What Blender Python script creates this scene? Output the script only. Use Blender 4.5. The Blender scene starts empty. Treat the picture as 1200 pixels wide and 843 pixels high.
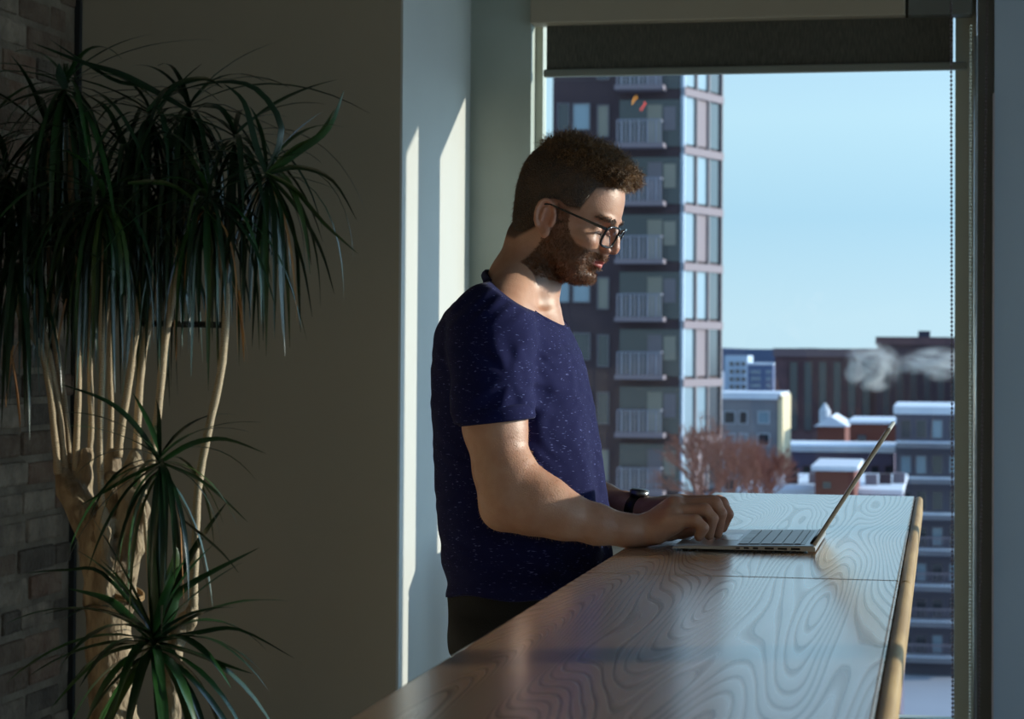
import bpy, bmesh, math, random
import numpy as np
from mathutils import Vector, Matrix, Euler
rnd = random.Random(7)
PI = math.pi
# ------------------------------------------------------------------ camera
F_PX, THETA, PITCH, ROLL, SHIFT = 2550.0, math.atan(504/2550), math.radians(1.2), 0.0065, -0.0552
CAM_Z = 1.43
scn = bpy.context.scene
col = scn.collection
cd = bpy.data.cameras.new('camera'); cam = bpy.data.objects.new('camera', cd); col.objects.link(cam)
cam.location = (0, 0, CAM_Z)
RM = Matrix.Rotation(THETA, 3, 'Z') @ Matrix.Rotation(PI/2+PITCH, 3, 'X') @ Matrix.Rotation(ROLL, 3, 'Z')
cam.rotation_euler = RM.to_euler()
cd.sensor_width = 36; cd.lens = F_PX*36/1200; cd.shift_y = SHIFT
cd.clip_start = .05; cd.clip_end = 6000
cd.dof.use_dof = True; cd.dof.focus_distance = 3.5; cd.dof.aperture_fstop = 11
scn.camera = cam
# ------------------------------------------------------------------ light
w = bpy.data.worlds.new('sky'); scn.world = w; w.use_nodes = True
wn, wl = w.node_tree.nodes, w.node_tree.links
bg = wn['Background']; tc = wn.new('ShaderNodeTexCoord'); sp = wn.new('ShaderNodeSeparateXYZ')
mr = wn.new('ShaderNodeMapRange'); cr = wn.new('ShaderNodeValToRGB')
wl.new(tc.outputs['Generated'], sp.inputs[0]); wl.new(sp.outputs['Z'], mr.inputs[0])
mr.inputs[1].default_value = -0.05; mr.inputs[2].default_value = 0.6
wl.new(mr.outputs[0], cr.inputs[0])
e = cr.color_ramp.elements
e[0].position = 0.0; e[0].color = (.42, .55, .66, 1)
e[1].position = 1.0; e[1].color = (.22, .36, .60, 1)
for p_, c_ in ((.10, (.42, .56, .67, 1)), (.17, (.335, .51, .66, 1)), (.24, (.40, .57, .70, 1)), (.33, (.34, .50, .69, 1))):
    k_ = e.new(p_); k_.color = c_
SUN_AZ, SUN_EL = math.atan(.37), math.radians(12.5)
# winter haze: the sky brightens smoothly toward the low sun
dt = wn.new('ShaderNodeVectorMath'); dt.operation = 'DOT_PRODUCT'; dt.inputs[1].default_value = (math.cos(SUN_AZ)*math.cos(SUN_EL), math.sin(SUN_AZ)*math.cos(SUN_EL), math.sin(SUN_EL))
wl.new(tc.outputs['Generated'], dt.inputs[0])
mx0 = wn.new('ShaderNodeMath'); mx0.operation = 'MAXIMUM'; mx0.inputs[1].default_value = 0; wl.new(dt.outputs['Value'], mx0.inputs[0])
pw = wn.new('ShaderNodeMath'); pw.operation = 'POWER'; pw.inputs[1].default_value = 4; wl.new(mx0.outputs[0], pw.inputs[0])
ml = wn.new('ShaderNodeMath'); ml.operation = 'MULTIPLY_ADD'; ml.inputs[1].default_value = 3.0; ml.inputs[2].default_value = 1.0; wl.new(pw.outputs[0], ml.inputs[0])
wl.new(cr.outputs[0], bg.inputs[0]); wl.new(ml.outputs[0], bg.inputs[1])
sd = bpy.data.lights.new('sun', 'SUN'); sun = bpy.data.objects.new('sun', sd); col.objects.link(sun)
sd.energy = 3.6; sd.angle = math.radians(.53); sd.color = (1, .90, .79)
dsun = Vector((math.cos(SUN_AZ)*math.cos(SUN_EL), math.sin(SUN_AZ)*math.cos(SUN_EL), math.sin(SUN_EL)))
sun.rotation_euler = dsun.to_track_quat('Z', 'Y').to_euler(); sun.location = (20, 8, 6)
scn.view_settings.view_transform = 'Standard'; scn.view_settings.look = 'None'
scn.view_settings.exposure = 0.6; scn.view_settings.gamma = 1.0
scn.cycles.max_bounces = 8; scn.cycles.transparent_max_bounces = 12
scn.cycles.sample_clamp_indirect = 4.0
scn.cycles.caustics_reflective = False; scn.cycles.caustics_refractive = False

# ------------------------------------------------------------------ helpers
def P(px, py, Y):
    d = RM @ Vector(((px-600)/F_PX, (421.5+SHIFT*1200-py)/F_PX, -1))
    t = Y/d.y
    return Vector((d.x*t, Y, CAM_Z+d.z*t))
def PZ(px, py, z):
    d = RM @ Vector(((px-600)/F_PX, (421.5+SHIFT*1200-py)/F_PX, -1))
    t = (z-CAM_Z)/d.z
    return Vector((d.x*t, d.y*t, z))
def tag(o, label=None, cat=None, group=None, kind=None):
    if label: o['label'] = label
    if cat: o['category'] = cat
    if group: o['group'] = group
    if kind: o['kind'] = kind
    return o
def empty(name, loc, label, cat, group=None):
    o = bpy.data.objects.new(name, None); col.objects.link(o); o.location = loc; o.empty_display_size = .1
    return tag(o, label, cat, group)
def link(name, me, m=None, parent=None, smooth=False):
    o = bpy.data.objects.new(name, me); col.objects.link(o)
    if m is not None and not me.materials: me.materials.append(m)
    if smooth: me.shade_smooth()
    if parent is not None:
        o.parent = parent
        q = parent; off = Vector((0, 0, 0))
        while q is not None:
            off += q.location; q = q.parent
        o.location = -off
    return o
def from_py(name, vs, fs, m=None, parent=None, smooth=False):
    me = bpy.data.meshes.new(name); me.from_pydata([tuple(v) for v in vs], [], fs); me.update()
    return link(name, me, m, parent, smooth)
class MB:
    def __init__(s): s.v = []; s.f = []
    def box(s, a, b):
        x0, y0, z0 = a; x1, y1, z1 = b
        if x0 > x1: x0, x1 = x1, x0
        if y0 > y1: y0, y1 = y1, y0
        if z0 > z1: z0, z1 = z1, z0
        n = len(s.v)
        s.v += [(x0,y0,z0),(x1,y0,z0),(x1,y1,z0),(x0,y1,z0),(x0,y0,z1),(x1,y0,z1),(x1,y1,z1),(x0,y1,z1)]
        s.f += [tuple(n+i for i in q) for q in ((0,3,2,1),(4,5,6,7),(0,1,5,4),(1,2,6,5),(2,3,7,6),(3,0,4,7))]
        return s
    def tube(s, pts, rs, n=8, cap=True):
        pts = [Vector(p) for p in pts]
        if not hasattr(rs, '__len__'): rs = [rs]*len(pts)
        b = len(s.v); up = None
        for i, p in enumerate(pts):
            t = (pts[min(i+1, len(pts)-1)]-pts[max(i-1, 0)])
            if t.length < 1e-9: t = Vector((0, 0, 1))
            t.normalize()
            if up is None: up = Vector((0, 1, 0)) if abs(t.y) < .9 else Vector((1, 0, 0))
            sx = t.cross(up)
            if sx.length < 1e-6: sx = t.orthogonal()
            sx.normalize(); up = sx.cross(t)
            for k in range(n):
                a = 2*PI*k/n
                s.v.append(tuple(p+(sx*math.cos(a)+up*math.sin(a))*rs[i]))
        for i in range(len(pts)-1):
            for k in range(n):
                s.f.append((b+i*n+k, b+i*n+(k+1) % n, b+(i+1)*n+(k+1) % n, b+(i+1)*n+k))
        if cap:
            s.f.append(tuple(b+k for k in range(n-1, -1, -1))); s.f.append(tuple(b+(len(pts)-1)*n+k for k in range(n)))
        return s
    def ball(s, c, r, n=8, m=6, sc=(1, 1, 1)):
        b = len(s.v); c = Vector(c)
        s.v.append((c.x, c.y, c.z-r*sc[2]))
        for i in range(1, m):
            ph = -PI/2+PI*i/m
            for k in range(n):
                a = 2*PI*k/n
                s.v.append((c.x+r*sc[0]*math.cos(ph)*math.cos(a), c.y+r*sc[1]*math.cos(ph)*math.sin(a), c.z+r*sc[2]*math.sin(ph)))
        s.v.append((c.x, c.y, c.z+r*sc[2])); last = len(s.v)-1
        for k in range(n):
            s.f.append((b, b+1+(k+1) % n, b+1+k)); s.f.append((last, last-n+k, last-n+(k+1) % n))
        for i in range(m-2):
            for k in range(n):
                s.f.append((b+1+i*n+k, b+1+i*n+(k+1) % n, b+1+(i+1)*n+(k+1) % n, b+1+(i+1)*n+k))
        return s
    def build(s, name, m=None, parent=None, smooth=False, bevel=0, seg=2):
        o = from_py(name, s.v, s.f, m, parent, smooth)
        if bevel:
            md = o.modifiers.new('b', 'BEVEL'); md.width = bevel; md.segments = seg; md.limit_method = 'ANGLE'
        return o
def box(name, a, b, m, parent=None, bevel=0, seg=2):
    return MB().box(a, b).build(name, m, parent, False, bevel, seg)
def struct(o): o['kind'] = 'structure'; return o

def mat(name, c, rough=.6, c2=None, nscale=5, bump=0, bscale=40, metal=0, spec=.5, stretch=(1, 1, 1), emit=0, coat=0, sheen=0, sss=0, detail=4, dist=.02):
    m = bpy.data.materials.new(name); m.use_nodes = True
    n, l = m.node_tree.nodes, m.node_tree.links
    b = n['Principled BSDF']
    b.inputs['Base Color'].default_value = (*c, 1); b.inputs['Roughness'].default_value = rough
    b.inputs['Metallic'].default_value = metal; b.inputs['Specular IOR Level'].default_value = spec
    b.inputs['Coat Weight'].default_value = coat; b.inputs['Sheen Weight'].default_value = sheen
    if sss:
        b.inputs['Subsurface Weight'].default_value = sss; b.inputs['Subsurface Radius'].default_value = (.01, .004, .002)
        b.inputs['Subsurface Scale'].default_value = 1
    if emit:
        b.inputs['Emission Color'].default_value = (*c, 1); b.inputs['Emission Strength'].default_value = emit
    t = n.new('ShaderNodeTexCoord'); mp = n.new('ShaderNodeMapping'); mp.inputs['Scale'].default_value = stretch
    l.new(t.outputs['Object'], mp.inputs[0])
    if c2:
        ns = n.new('ShaderNodeTexNoise'); ns.inputs['Scale'].default_value = nscale; ns.inputs['Detail'].default_value = detail
        l.new(mp.outputs[0], ns.inputs['Vector'])
        r = n.new('ShaderNodeValToRGB'); r.color_ramp.elements[0].position = .35; r.color_ramp.elements[1].position = .65
        r.color_ramp.elements[0].color = (*c, 1); r.color_ramp.elements[1].color = (*c2, 1)
        l.new(ns.outputs['Fac'], r.inputs[0]); l.new(r.outputs[0], b.inputs['Base Color'])
    if bump:
        nb = n.new('ShaderNodeTexNoise'); nb.inputs['Scale'].default_value = bscale; nb.inputs['Detail'].default_value = 5
        l.new(mp.outputs[0], nb.inputs['Vector'])
        bp = n.new('ShaderNodeBump'); bp.inputs['Strength'].default_value = bump; bp.inputs['Distance'].default_value = dist
        l.new(nb.outputs['Fac'], bp.inputs['Height']); l.new(bp.outputs[0], b.inputs['Normal'])
    return m
def srgb(r, g, b):
    f = lambda v: (v/255/12.92) if v/255 <= .04045 else ((v/255+.055)/1.055)**2.4
    return (f(r), f(g), f(b))

def glass_mat(name, tint, refl=.06):
    m = bpy.data.materials.new(name); m.use_nodes = True
    n, l = m.node_tree.nodes, m.node_tree.links; n.remove(n['Principled BSDF'])
    t = n.new('ShaderNodeBsdfTransparent'); t.inputs[0].default_value = (*tint, 1)
    g = n.new('ShaderNodeBsdfGlossy'); g.inputs['Roughness'].default_value = .0
    lw = n.new('ShaderNodeFresnel'); lw.inputs[0].default_value = 1.45
    mx = n.new('ShaderNodeMixShader')
    ge = n.new('ShaderNodeNewGeometry'); mt = n.new('ShaderNodeMath'); mt.operation = 'SUBTRACT'; mt.inputs[0].default_value = 1
    mm = n.new('ShaderNodeMath'); mm.operation = 'MULTIPLY'
    l.new(ge.outputs['Backfacing'], mt.inputs[1]); l.new(mt.outputs[0], mm.inputs[0]); l.new(lw.outputs[0], mm.inputs[1])
    l.new(mm.outputs[0], mx.inputs[0]); l.new(t.outputs[0], mx.inputs[1]); l.new(g.outputs[0], mx.inputs[2])
    l.new(mx.outputs[0], n['Material Output'].inputs[0])
    return m

M = {}
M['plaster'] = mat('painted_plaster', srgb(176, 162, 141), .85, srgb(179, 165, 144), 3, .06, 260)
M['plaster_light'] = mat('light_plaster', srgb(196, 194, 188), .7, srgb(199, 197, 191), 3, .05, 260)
M['plaster_sage'] = mat('sage_plaster', srgb(160, 165, 153), .8, srgb(171, 177, 167), 3, .05, 260)
M['ceiling'] = mat('ceiling_paint', (.22, .215, .21), .9)
M['floor'] = mat('floor_concrete', srgb(104, 98, 90), .5, srgb(116, 109, 100), 4, .05, 60)
M['frame'] = mat('window_frame_paint', srgb(186, 188, 174), .45)
M['frame_dark'] = mat('dark_frame', srgb(104, 104, 98), .45)
M['column'] = mat('blue_grey_paint', srgb(176, 190, 206), .8, srgb(179, 193, 209), 4, .04, 200)
M['fascia'] = mat('blind_cassette', srgb(166, 152, 132), .5)
M['glass'] = glass_mat('window_glass', (.93, .975, .96))
M['black'] = mat('black_plastic', (.006, .006, .007), .35)
M['metal'] = mat('brushed_metal', (.25, .26, .27), .35, metal=1)

# ------------------------------------------------------------------ room
YW = 6.5                                       # inside face of the window wall
XR = P(547, 400, YW).x                          # return wall that faces right
YD = YW*0+ (XR/ (P(467, 400, 1).x))             # the dark wall's plane
XB = P(91, 400, YD).x                           # brick wall plane
CEIL = 3.3; YB = -2.2; XE = 3.4
fl = struct(box('floor', (XB-.3, YB-.2, -.2), (XE+.3, YW+.3, 0), M['floor']))
struct(box('ceiling', (XB-.3, YB-.2, CEIL), (XE+.3, YW+.3, CEIL+.2), M['ceiling']))
struct(box('wall_front', (XB-.3, YB-.2, 0), (XE+.3, YB, CEIL), M['plaster']))
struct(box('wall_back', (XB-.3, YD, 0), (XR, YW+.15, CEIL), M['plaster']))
# thin light-painted skin on the return of the wall, facing right
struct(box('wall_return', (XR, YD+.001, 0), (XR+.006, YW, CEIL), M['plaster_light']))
x620 = P(621, 300, YW).x; x637 = P(637, 300, YW+.1).x; xg1 = P(1119, 300, YW+.1).x; x1144 = P(1144, 300, YW+.1).x
struct(box('wall_window_side', (XR+.006, YW, 0), (x620, YW+.16, CEIL), M['plaster_sage']))
zb_glass = P(1090, 841, YW+.1).z; z_head = 2.72
struct(box('wall_below_window', (x620, YW, 0), (XE, YW+.16, zb_glass-.05), M['plaster_sage']))
struct(box('wall_above_window', (x620, YW, z_head), (XE, YW+.16, CEIL), M['plaster']))
# back window 1: frame and pane
def window(name, x0, x1, z0, z1, fr=.05, frr=None):
    frr = frr or fr
    g = MB()
    y0, y1 = YW+.07, YW+.13
    g.box((x0, y0, z0), (x0+fr, y1, z1)); g.box((x1-frr, y0, z0), (x1, y1, z1))
    g.box((x0+fr, y0, z1-.05), (x1-frr, y1, z1)); g.box((x0+fr, y0, z0), (x1-frr, y1, z0+.045))
    o = struct(g.build(name, M['frame']))
    p = box('pane', (x0+fr, y0+.025, z0+.045), (x1-frr, y0+.033, z1-.05), M['glass'], o)
    return o
xm0 = xg1; xm1 = x1144
w1 = window('window_1', x620, x1144, zb_glass-.045, z_head, fr=x637-x620, frr=x1144-xg1)
# mullion post between the two back windows, then the deep blue-grey column
xc = P(1165, 400, YW-.02).x
struct(box('trim_1', (x1144+.002, YW-.0, zb_glass-.05), (xc, YW+.16, CEIL), M['frame_dark']))
tr2 = struct(MB().tube([(P(1142.5, 400, YW-.03).x, YW-.03, .3), (P(1142.5, 400, YW-.03).x, YW-.03, 2.35)], .0042, 12).build('trim_2', mat('polished_guide', (.95, .94, .88), .22, metal=.9), None, True))
tr3 = struct(box('trim_3', (P(1163, 400, YW-.04).x, YW-.05, 0), (P(1165, 400, YW-.04).x, YW-.005, 2.18), mat('corner_bead', (.5, .45, .48), .3, metal=.5)))
XC1 = xc+.13
struct(box('wall_column', (xc, YW-.04, 0), (XC1, YW+.13, CEIL), M['column']))
w2 = window('window_2', XC1, 1.16, zb_glass-.045, 2.60)
struct(box('wall_sun_blocker', (1.16, YW, zb_glass-.05), (2.0, YW+.15, 2.60), M['plaster_sage']))  # unseen pier, added to keep direct sun off the bricks
w3 = window('window_3', 2.0, XE, zb_glass-.045, 2.60)
struct(box('wall_above_side_windows', (XC1, YW+.001, 2.60), (XE, YW+.13, z_head), M['plaster']))
# right wall: low parapet, header and window bays
struct(box('wall_right', (XE, YB, 0), (XE+.16, YW+.16, .35), M['plaster_sage']))
struct(box('wall_right_header', (XE, YB, 2.72), (XE+.16, YW+.16, CEIL), M['plaster']))
ys = [YB, -.9, .55, 2.0, 3.6, 5.2, YW+.16]
for i in range(6):
    g = MB(); y0, y1 = ys[i], ys[i+1]; xa, xb = XE+.05, XE+.11; fr = .045
    g.box((xa, y0, .35), (xb, y0+fr, 2.72)); g.box((xa, y1-fr, .35), (xb, y1, 2.72))
    g.box((xa, y0+fr, 2.72-fr), (xb, y1-fr, 2.72)); g.box((xa, y0+fr, .35), (xb, y1-fr, .35+fr))
    o = struct(g.build('window_%d' % (i+4), M['frame']))
    box('pane', (xa+.025, y0+fr, .35+fr), (xa+.033, y1-fr, 2.72-fr), M['glass'], o)
# brick wall on the left: core plus individual bricks where the camera can see them
struct(box('wall_left_upper', (XB-.3, YB, 0), (XB-.14, YD, CEIL), M['plaster']))
mortar = mat('old_mortar', srgb(128, 112, 96), .95, srgb(96, 82, 68), 9, .5, 60)
bw = struct(box('wall_left', (XB-.14, 4.2, 0), (XB-.012, YD, CEIL), mortar))
struct(box('wall_left_plaster', (XB-.14, YB, 0), (XB-.012, 4.2, CEIL), M['plaster']))
def brick_mat(k, a, b): return mat('brick_%s' % k, a, .9, b, 14, .6, 50)
bms = [brick_mat('umber', srgb(92, 72, 58), srgb(112, 92, 76)), brick_mat('slate', srgb(74, 62, 52), srgb(98, 84, 72)),
       brick_mat('rust', srgb(104, 76, 60), srgb(126, 102, 84)), brick_mat('chalky', srgb(142, 124, 106), srgb(104, 88, 74))]
course = .076; rr = random.Random(3)
for r in range(4, 34):
    z = r*course; y = YD-.02 - (0 if r % 2 else .06)
    first = True
    while y > 4.75:
        L = .225*rr.uniform(.88, 1.08) if not (first and r % 2) else .11
        if rr.random() < .12: L *= .55
        first = False
        h = course-.014+rr.uniform(-.004, .003)
        o = box('brick', (XB-.03, y-L+.012, z+rr.uniform(0, .004)), (XB-.004+rr.uniform(-.004, .006), y, z+h), rr.choice(bms), bw, bevel=.009, seg=2)
        y -= L
# solid near-black strip painting the shadow where the brick meets the wall
struct(box('trim_4', (XB-.012, YD-.018, 0), (XB+.004, YD, CEIL), mat('corner_shadow_strip', (.02, .02, .02), .9)))
# low pale cabinet under the window behind the man
cab = empty('low_cabinet', (P(722, 650, 6.2).x, 6.2, 0), 'low pale cabinet standing under the window behind the man', 'cabinet')
xa, xb = P(640, 650, 6.2).x, P(752, 650, 6.2).x; zt = P(720, 622, 6.2).z
box('body', (xa, 5.98, .05), (xb, 6.4, zt-.02), M['plaster_light'], cab, .003)
box('top', (xa-.01, 5.97, zt-.02), (xb+.01, 6.41, zt), M['plaster_light'], cab, .003)
box('plinth', (xa+.02, 6.0, 0), (xb-.02, 6.39, .05), M['frame_dark'], cab)
for s in (0, 1):
    xm = (xa+xb)/2
    d = box('door', (xa+.004 if s == 0 else xm+.002, 5.965, .07), (xm-.002 if s == 0 else xb-.004, 5.98, zt-.03), M['plaster_light'], cab, .002)

# roller blind
bl = empty('roller_blind', (P(880, 50, YW).x, YW, P(880, 50, YW).z), 'grey roller blind rolled down a little at the top of the window', 'blind')
Yb = YW+.03
za = P(880, 22, YW-.02).z
ca = MB().box((P(622, 10, YW-.02).x, YW-.03, za), (P(1061, 10, YW-.02).x, YW+.06, za+.22)); ca.build('cassette', M['fascia'], bl, bevel=.004)
cb = MB().box((P(1064, 10, YW-.02).x, YW-.026, za), (P(1139, 10, YW-.02).x, YW+.06, za+.22)); cb.build('cassette_end', M['frame_dark'], bl, bevel=.003)
fab = mat('blind_fabric', srgb(66, 63, 54), .9, srgb(94, 89, 78), 60, .3, 300, stretch=(9, 1, .6), detail=2)
zf = P(880, 78, Yb).z
box('fabric', (P(640.5, 60, Yb).x, Yb, zf), (P(1117, 60, Yb).x, Yb+.003, za+.1), fab, bl)
zr = P(880, 86.5, Yb).z
box('bottom_bar', (P(637.5, 60, Yb).x, Yb-.012, zr), (P(1133, 60, Yb).x, Yb+.012, zf+.002), mat('bar_grey', srgb(122, 122, 112), .5), bl, .005)
def chain(name, pxa, pxb, pya, pyb, Y, step, r, m, label, loop=0):
    a, b = P(pxa, pya, Y), P(pxb, pyb, Y); L = (a-b).length
    o = empty(name, a, label, 'bead chain')
    g = MB(); n = int(L/step)
    for i in range(n+1): g.ball(a.lerp(b, i/n), r, 6, 4)
    if loop:
        for i in range(n+1): g.ball(a.lerp(b, i/n)+Vector((loop*(.5+.5*math.sin(i*.03)), .004, 0)), r, 6, 4)
    g.build('beads', m, o, True)
    MB().tube([a, b], r*.3, 5).build('cord', m, o)
    return o
steel = mat('steel_bead', (.16, .12, .13), .35, metal=.6); paleb = mat('pale_bead', (.85, .85, .72), .25, metal=.5)
chain('blind_chain', 1114.5, 1116.3, -6, 850, YW-.05, .0125, .0042, steel, 'dark bead chain hanging in front of the right edge of the glass')
chain('blind_chain', 1137.5, 1136.8, 30, 850, YW-.05, .010, .0040, paleb, 'pale bead chain hanging along the bright strip of the window frame')
chain('blind_chain', 1157, 1147, -6, 850, YW-.03, .0115, .0036, steel, 'dark bead chain hanging on the dark post beside the grey column')
# pendant lamps hung in the room behind the camera: seen as two small reflections in the glass
for i, (px, py, c, lab) in enumerate(((743.5, 117, (1, .45, .05), 'small amber pendant bulb hanging from the ceiling, reflected in the window'), (754, 125, (1, .08, .04), 'small red pendant bulb hanging from the ceiling, reflected in the window'))):
    Yl = -.6; q = P(px, py, 2*(YW+.098)-Yl)
    o = empty('pendant_lamp', (q.x, Yl, q.z), lab, 'lamp')
    b_ = MB().ball((0, 0, 0), .036, 10, 8, (.36, .36, 1)); b_.v = [tuple(Matrix.Rotation(.5, 3, 'Y') @ Vector(v)+Vector((q.x, Yl, q.z))) for v in b_.v]
    b_.build('bulb', mat('lit_%d' % i, c, emit=9), o, True)
    MB().tube([(q.x+.02, Yl, q.z+.035), (q.x+.02, Yl, CEIL)], .003, 5).build('cord', M['black'], o)

# ------------------------------------------------------------------ counter
TZ = CAM_Z-.31
def wood():
    m = bpy.data.materials.new('brushed_oak'); m.use_nodes = True
    n, l = m.node_tree.nodes, m.node_tree.links; b = n['Principled BSDF']
    t = n.new('ShaderNodeTexCoord')
    mp = n.new('ShaderNodeMapping'); mp.inputs['Scale'].default_value = (4.4, .33, 2); l.new(t.outputs['Object'], mp.inputs[0])
    ns = n.new('ShaderNodeTexNoise'); ns.inputs['Scale'].default_value = 1.3; ns.inputs['Detail'].default_value = 1.6; ns.inputs['Roughness'].default_value = .45
    l.new(mp.outputs[0], ns.inputs['Vector'])
    # rings: contour lines of a slow noise give cathedral figures
    mu = n.new('ShaderNodeMath'); mu.operation = 'MULTIPLY'; mu.inputs[1].default_value = 72; l.new(ns.outputs['Fac'], mu.inputs[0])
    fr = n.new('ShaderNodeMath'); fr.operation = 'FRACT'; l.new(mu.outputs[0], fr.inputs[0])
    r = n.new('ShaderNodeValToRGB'); r.color_ramp.elements[0].position = .0; r.color_ramp.elements[0].color = (0, 0, 0, 1)
    r.color_ramp.elements[1].position = .35; r.color_ramp.elements[1].color = (1, 1, 1, 1); k = r.color_ramp.elements.new(.95); k.color = (.85, .85, .85, 1)
    k = r.color_ramp.elements.new(1.0); k.color = (0, 0, 0, 1)
    l.new(fr.outputs[0], r.inputs[0])
    mp2 = n.new('ShaderNodeMapping'); mp2.inputs['Scale'].default_value = (150, 5, 5); l.new(t.outputs['Object'], mp2.inputs[0])
    n2 = n.new('ShaderNodeTexNoise'); n2.inputs['Scale'].default_value = 2; n2.inputs['Detail'].default_value = 3; l.new(mp2.outputs[0], n2.inputs['Vector'])
    mix = n.new('ShaderNodeMix'); mix.data_type = 'RGBA'; mix.inputs['A'].default_value = (*srgb(92, 68, 46), 1); mix.inputs['B'].default_value = (*srgb(138, 106, 74), 1)
    l.new(r.outputs[0], mix.inputs['Factor'])
    mix2 = n.new('ShaderNodeMix'); mix2.data_type = 'RGBA'; mix2.blend_type = 'MULTIPLY'; mix2.inputs['Factor'].default_value = .35
    l.new(mix.outputs['Result'], mix2.inputs['A']); l.new(n2.outputs['Color'], mix2.inputs['B'])
    l.new(mix2.outputs['Result'], b.inputs['Base Color'])
    b.inputs['Coat Weight'].default_value = .9; b.inputs['Coat Roughness'].default_value = .16; b.inputs['Roughness'].default_value = .3; b.inputs['Specular IOR Level'].default_value = .6
    rr_ = n.new('ShaderNodeMapRange'); rr_.inputs[3].default_value = .62; rr_.inputs[4].default_value = .27; l.new(r.outputs[0], rr_.inputs[0]); l.new(rr_.outputs[0], b.inputs['Roughness'])
    ad = n.new('ShaderNodeMath'); ad.operation = 'ADD'; m3 = n.new('ShaderNodeMath'); m3.operation = 'MULTIPLY'; m3.inputs[1].default_value = .25
    l.new(n2.outputs['Fac'], m3.inputs[0]); l.new(r.outputs[0], ad.inputs[0]); l.new(m3.outputs[0], ad.inputs[1])
    bp = n.new('ShaderNodeBump'); bp.inputs['Strength'].default_value = .35; bp.inputs['Distance'].default_value = .0012
    l.new(ad.outputs[0], bp.inputs['Height']); l.new(bp.outputs[0], b.inputs['Normal'])
    return m
M['wood'] = wood()
XT0, XT1 = PZ(835, 578, TZ).x, -.040
YT1 = PZ(955, 579.5, TZ).y; YS = PZ(1058, 681, TZ).y; 
print('table', XT0, XT1, YT1, 'seam', YS, 'YD', YD, 'XR', XR, 'XB', XB)
tb = empty('bar_counter', ((XT0+XT1)/2, 2.6, 0), 'long oak bar counter with a seamed, visibly grained top running toward the window', 'counter')
edgem = mat('pale_oak_edge', srgb(176, 146, 100), .55, srgb(150, 120, 80), 5, .2, 90, stretch=(6, 1, 6), dist=.003)
for ya, yb_ in ((YS+.0007, YT1), (.55, YS-.0007)):
    box('top_board', (XT0, ya, TZ-.04), (-.0555, yb_, TZ), M['wood'], tb, .004, 3)
    es = box('edge_strip', (-.0560, ya, TZ-.044), (XT1+.001, yb_, TZ-.0002), edgem, tb, .0115, 5); es['label'] = 'pale rounded oak edge'
for yy in (4.35, 2.6, .9):
    box('leg', (XT0+.12, yy-.03, 0), (XT0+.18, yy+.03, TZ-.04), M['black'], tb, .003)
    box('leg', (XT1-.18, yy-.03, 0), (XT1-.12, yy+.03, TZ-.04), M['black'], tb, .003)
box('rail', (XT0+.13, .9, TZ-.09), (XT0+.17, 4.35, TZ-.0405), M['black'], tb)
box('rail', (XT1-.17, .9, TZ-.09), (XT1-.13, 4.35, TZ-.0405), M['black'], tb)

# ------------------------------------------------------------------ laptop
c0 = PZ(788, 645, TZ); LD, LW = .219, .314
LX, LY = c0.x, c0.y; LT = .0100
alu = mat('silver_aluminium', (.52, .53, .55), .34, metal=.9)
dk = mat('laptop_black', (.008, .008, .01), .3)
lp = empty('laptop', (LX+LD/2, LY+LW/2, TZ), 'thin silver laptop open on the oak counter under the hands', 'laptop')
z0 = TZ+.0015
# wedge base: thinner at the front edge
xs = [(LX, .004), (LX+.02, .0060), (LX+LD-.004, LT), (LX+LD, LT-.002)]
vs = []; fs = []
for (x, t_) in xs:
    for (y, zz) in ((LY, z0+.0015), (LY, z0+t_-.001), (LY+.002, z0+t_), (LY+LW-.002, z0+t_), (LY+LW, z0+t_-.001), (LY+LW, z0+.0015)):
        vs.append((x, y, zz if zz < z0+.002 else zz))
for i in range(3):
    for k in range(6):
        a, b_ = i*6+k, i*6+(k+1) % 6; fs.append((a, a+6, b_+6, b_))
fs.append(tuple(range(6))); fs.append(tuple(range(23, 17, -1)))
body = from_py('base', vs, fs, alu, lp)
bm = bmesh.new(); bm.from_mesh(body.data); bmesh.ops.recalc_face_normals(bm, faces=bm.faces); bm.to_mesh(body.data); bm.free()
def ztop(x):
    for i in range(3):
        if xs[i][0] <= x <= xs[i+1][0]: return z0+xs[i][1]+(xs[i+1][1]-xs[i][1])*(x-xs[i][0])/(xs[i+1][0]-xs[i][0])
    return z0+LT
def ontop(name, x0, x1, y0, y1, h, m, parent):
    g = MB(); za, zb = ztop(x0), ztop(x1)
    g.v = [(x0,y0,za-.0005),(x1,y0,zb-.0005),(x1,y1,zb-.0005),(x0,y1,za-.0005),(x0,y0,za+h),(x1,y0,zb+h),(x1,y1,zb+h),(x0,y1,za+h)]
    g.f = [(0,3,2,1),(4,5,6,7),(0,1,5,4),(1,2,6,5),(2,3,7,6),(3,0,4,7)]
    return g.build(name, m, parent)
kb = ontop('keyboard_well', LX+.098, LX+.202, LY+.021, LY+LW-.021, .0004, dk, body)
keym = mat('sheen_grey_key', (.20, .20, .22), .3)  # key colour lightened to carry the sheen the keys catch
nk = 14
for r_ in range(6):
    xa = LX+.1+r_*.0172; hh = .0145 if r_ < 5 else .009
    y = LY+.023; n_ = 14 if r_ else 10; tot = LW-.046
    wds = [1]*14 if r_ not in (0,) else [1.1, 1.1, 1.2, 1.2, 1, 4.6, 1.2, 1.2, 1, 1]
    sc_ = tot/sum(wds)
    for wd in wds:
        ontop('key', xa, xa+hh, y+.0012, y+wd*sc_-.0012, .0016, keym, lp); y += wd*sc_
ontop('trackpad', LX+.012, LX+.092, LY+LW/2-.054, LY+LW/2+.054, .0003, mat('trackpad_grey', (.42, .43, .45), .25, metal=.8), lp)
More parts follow.
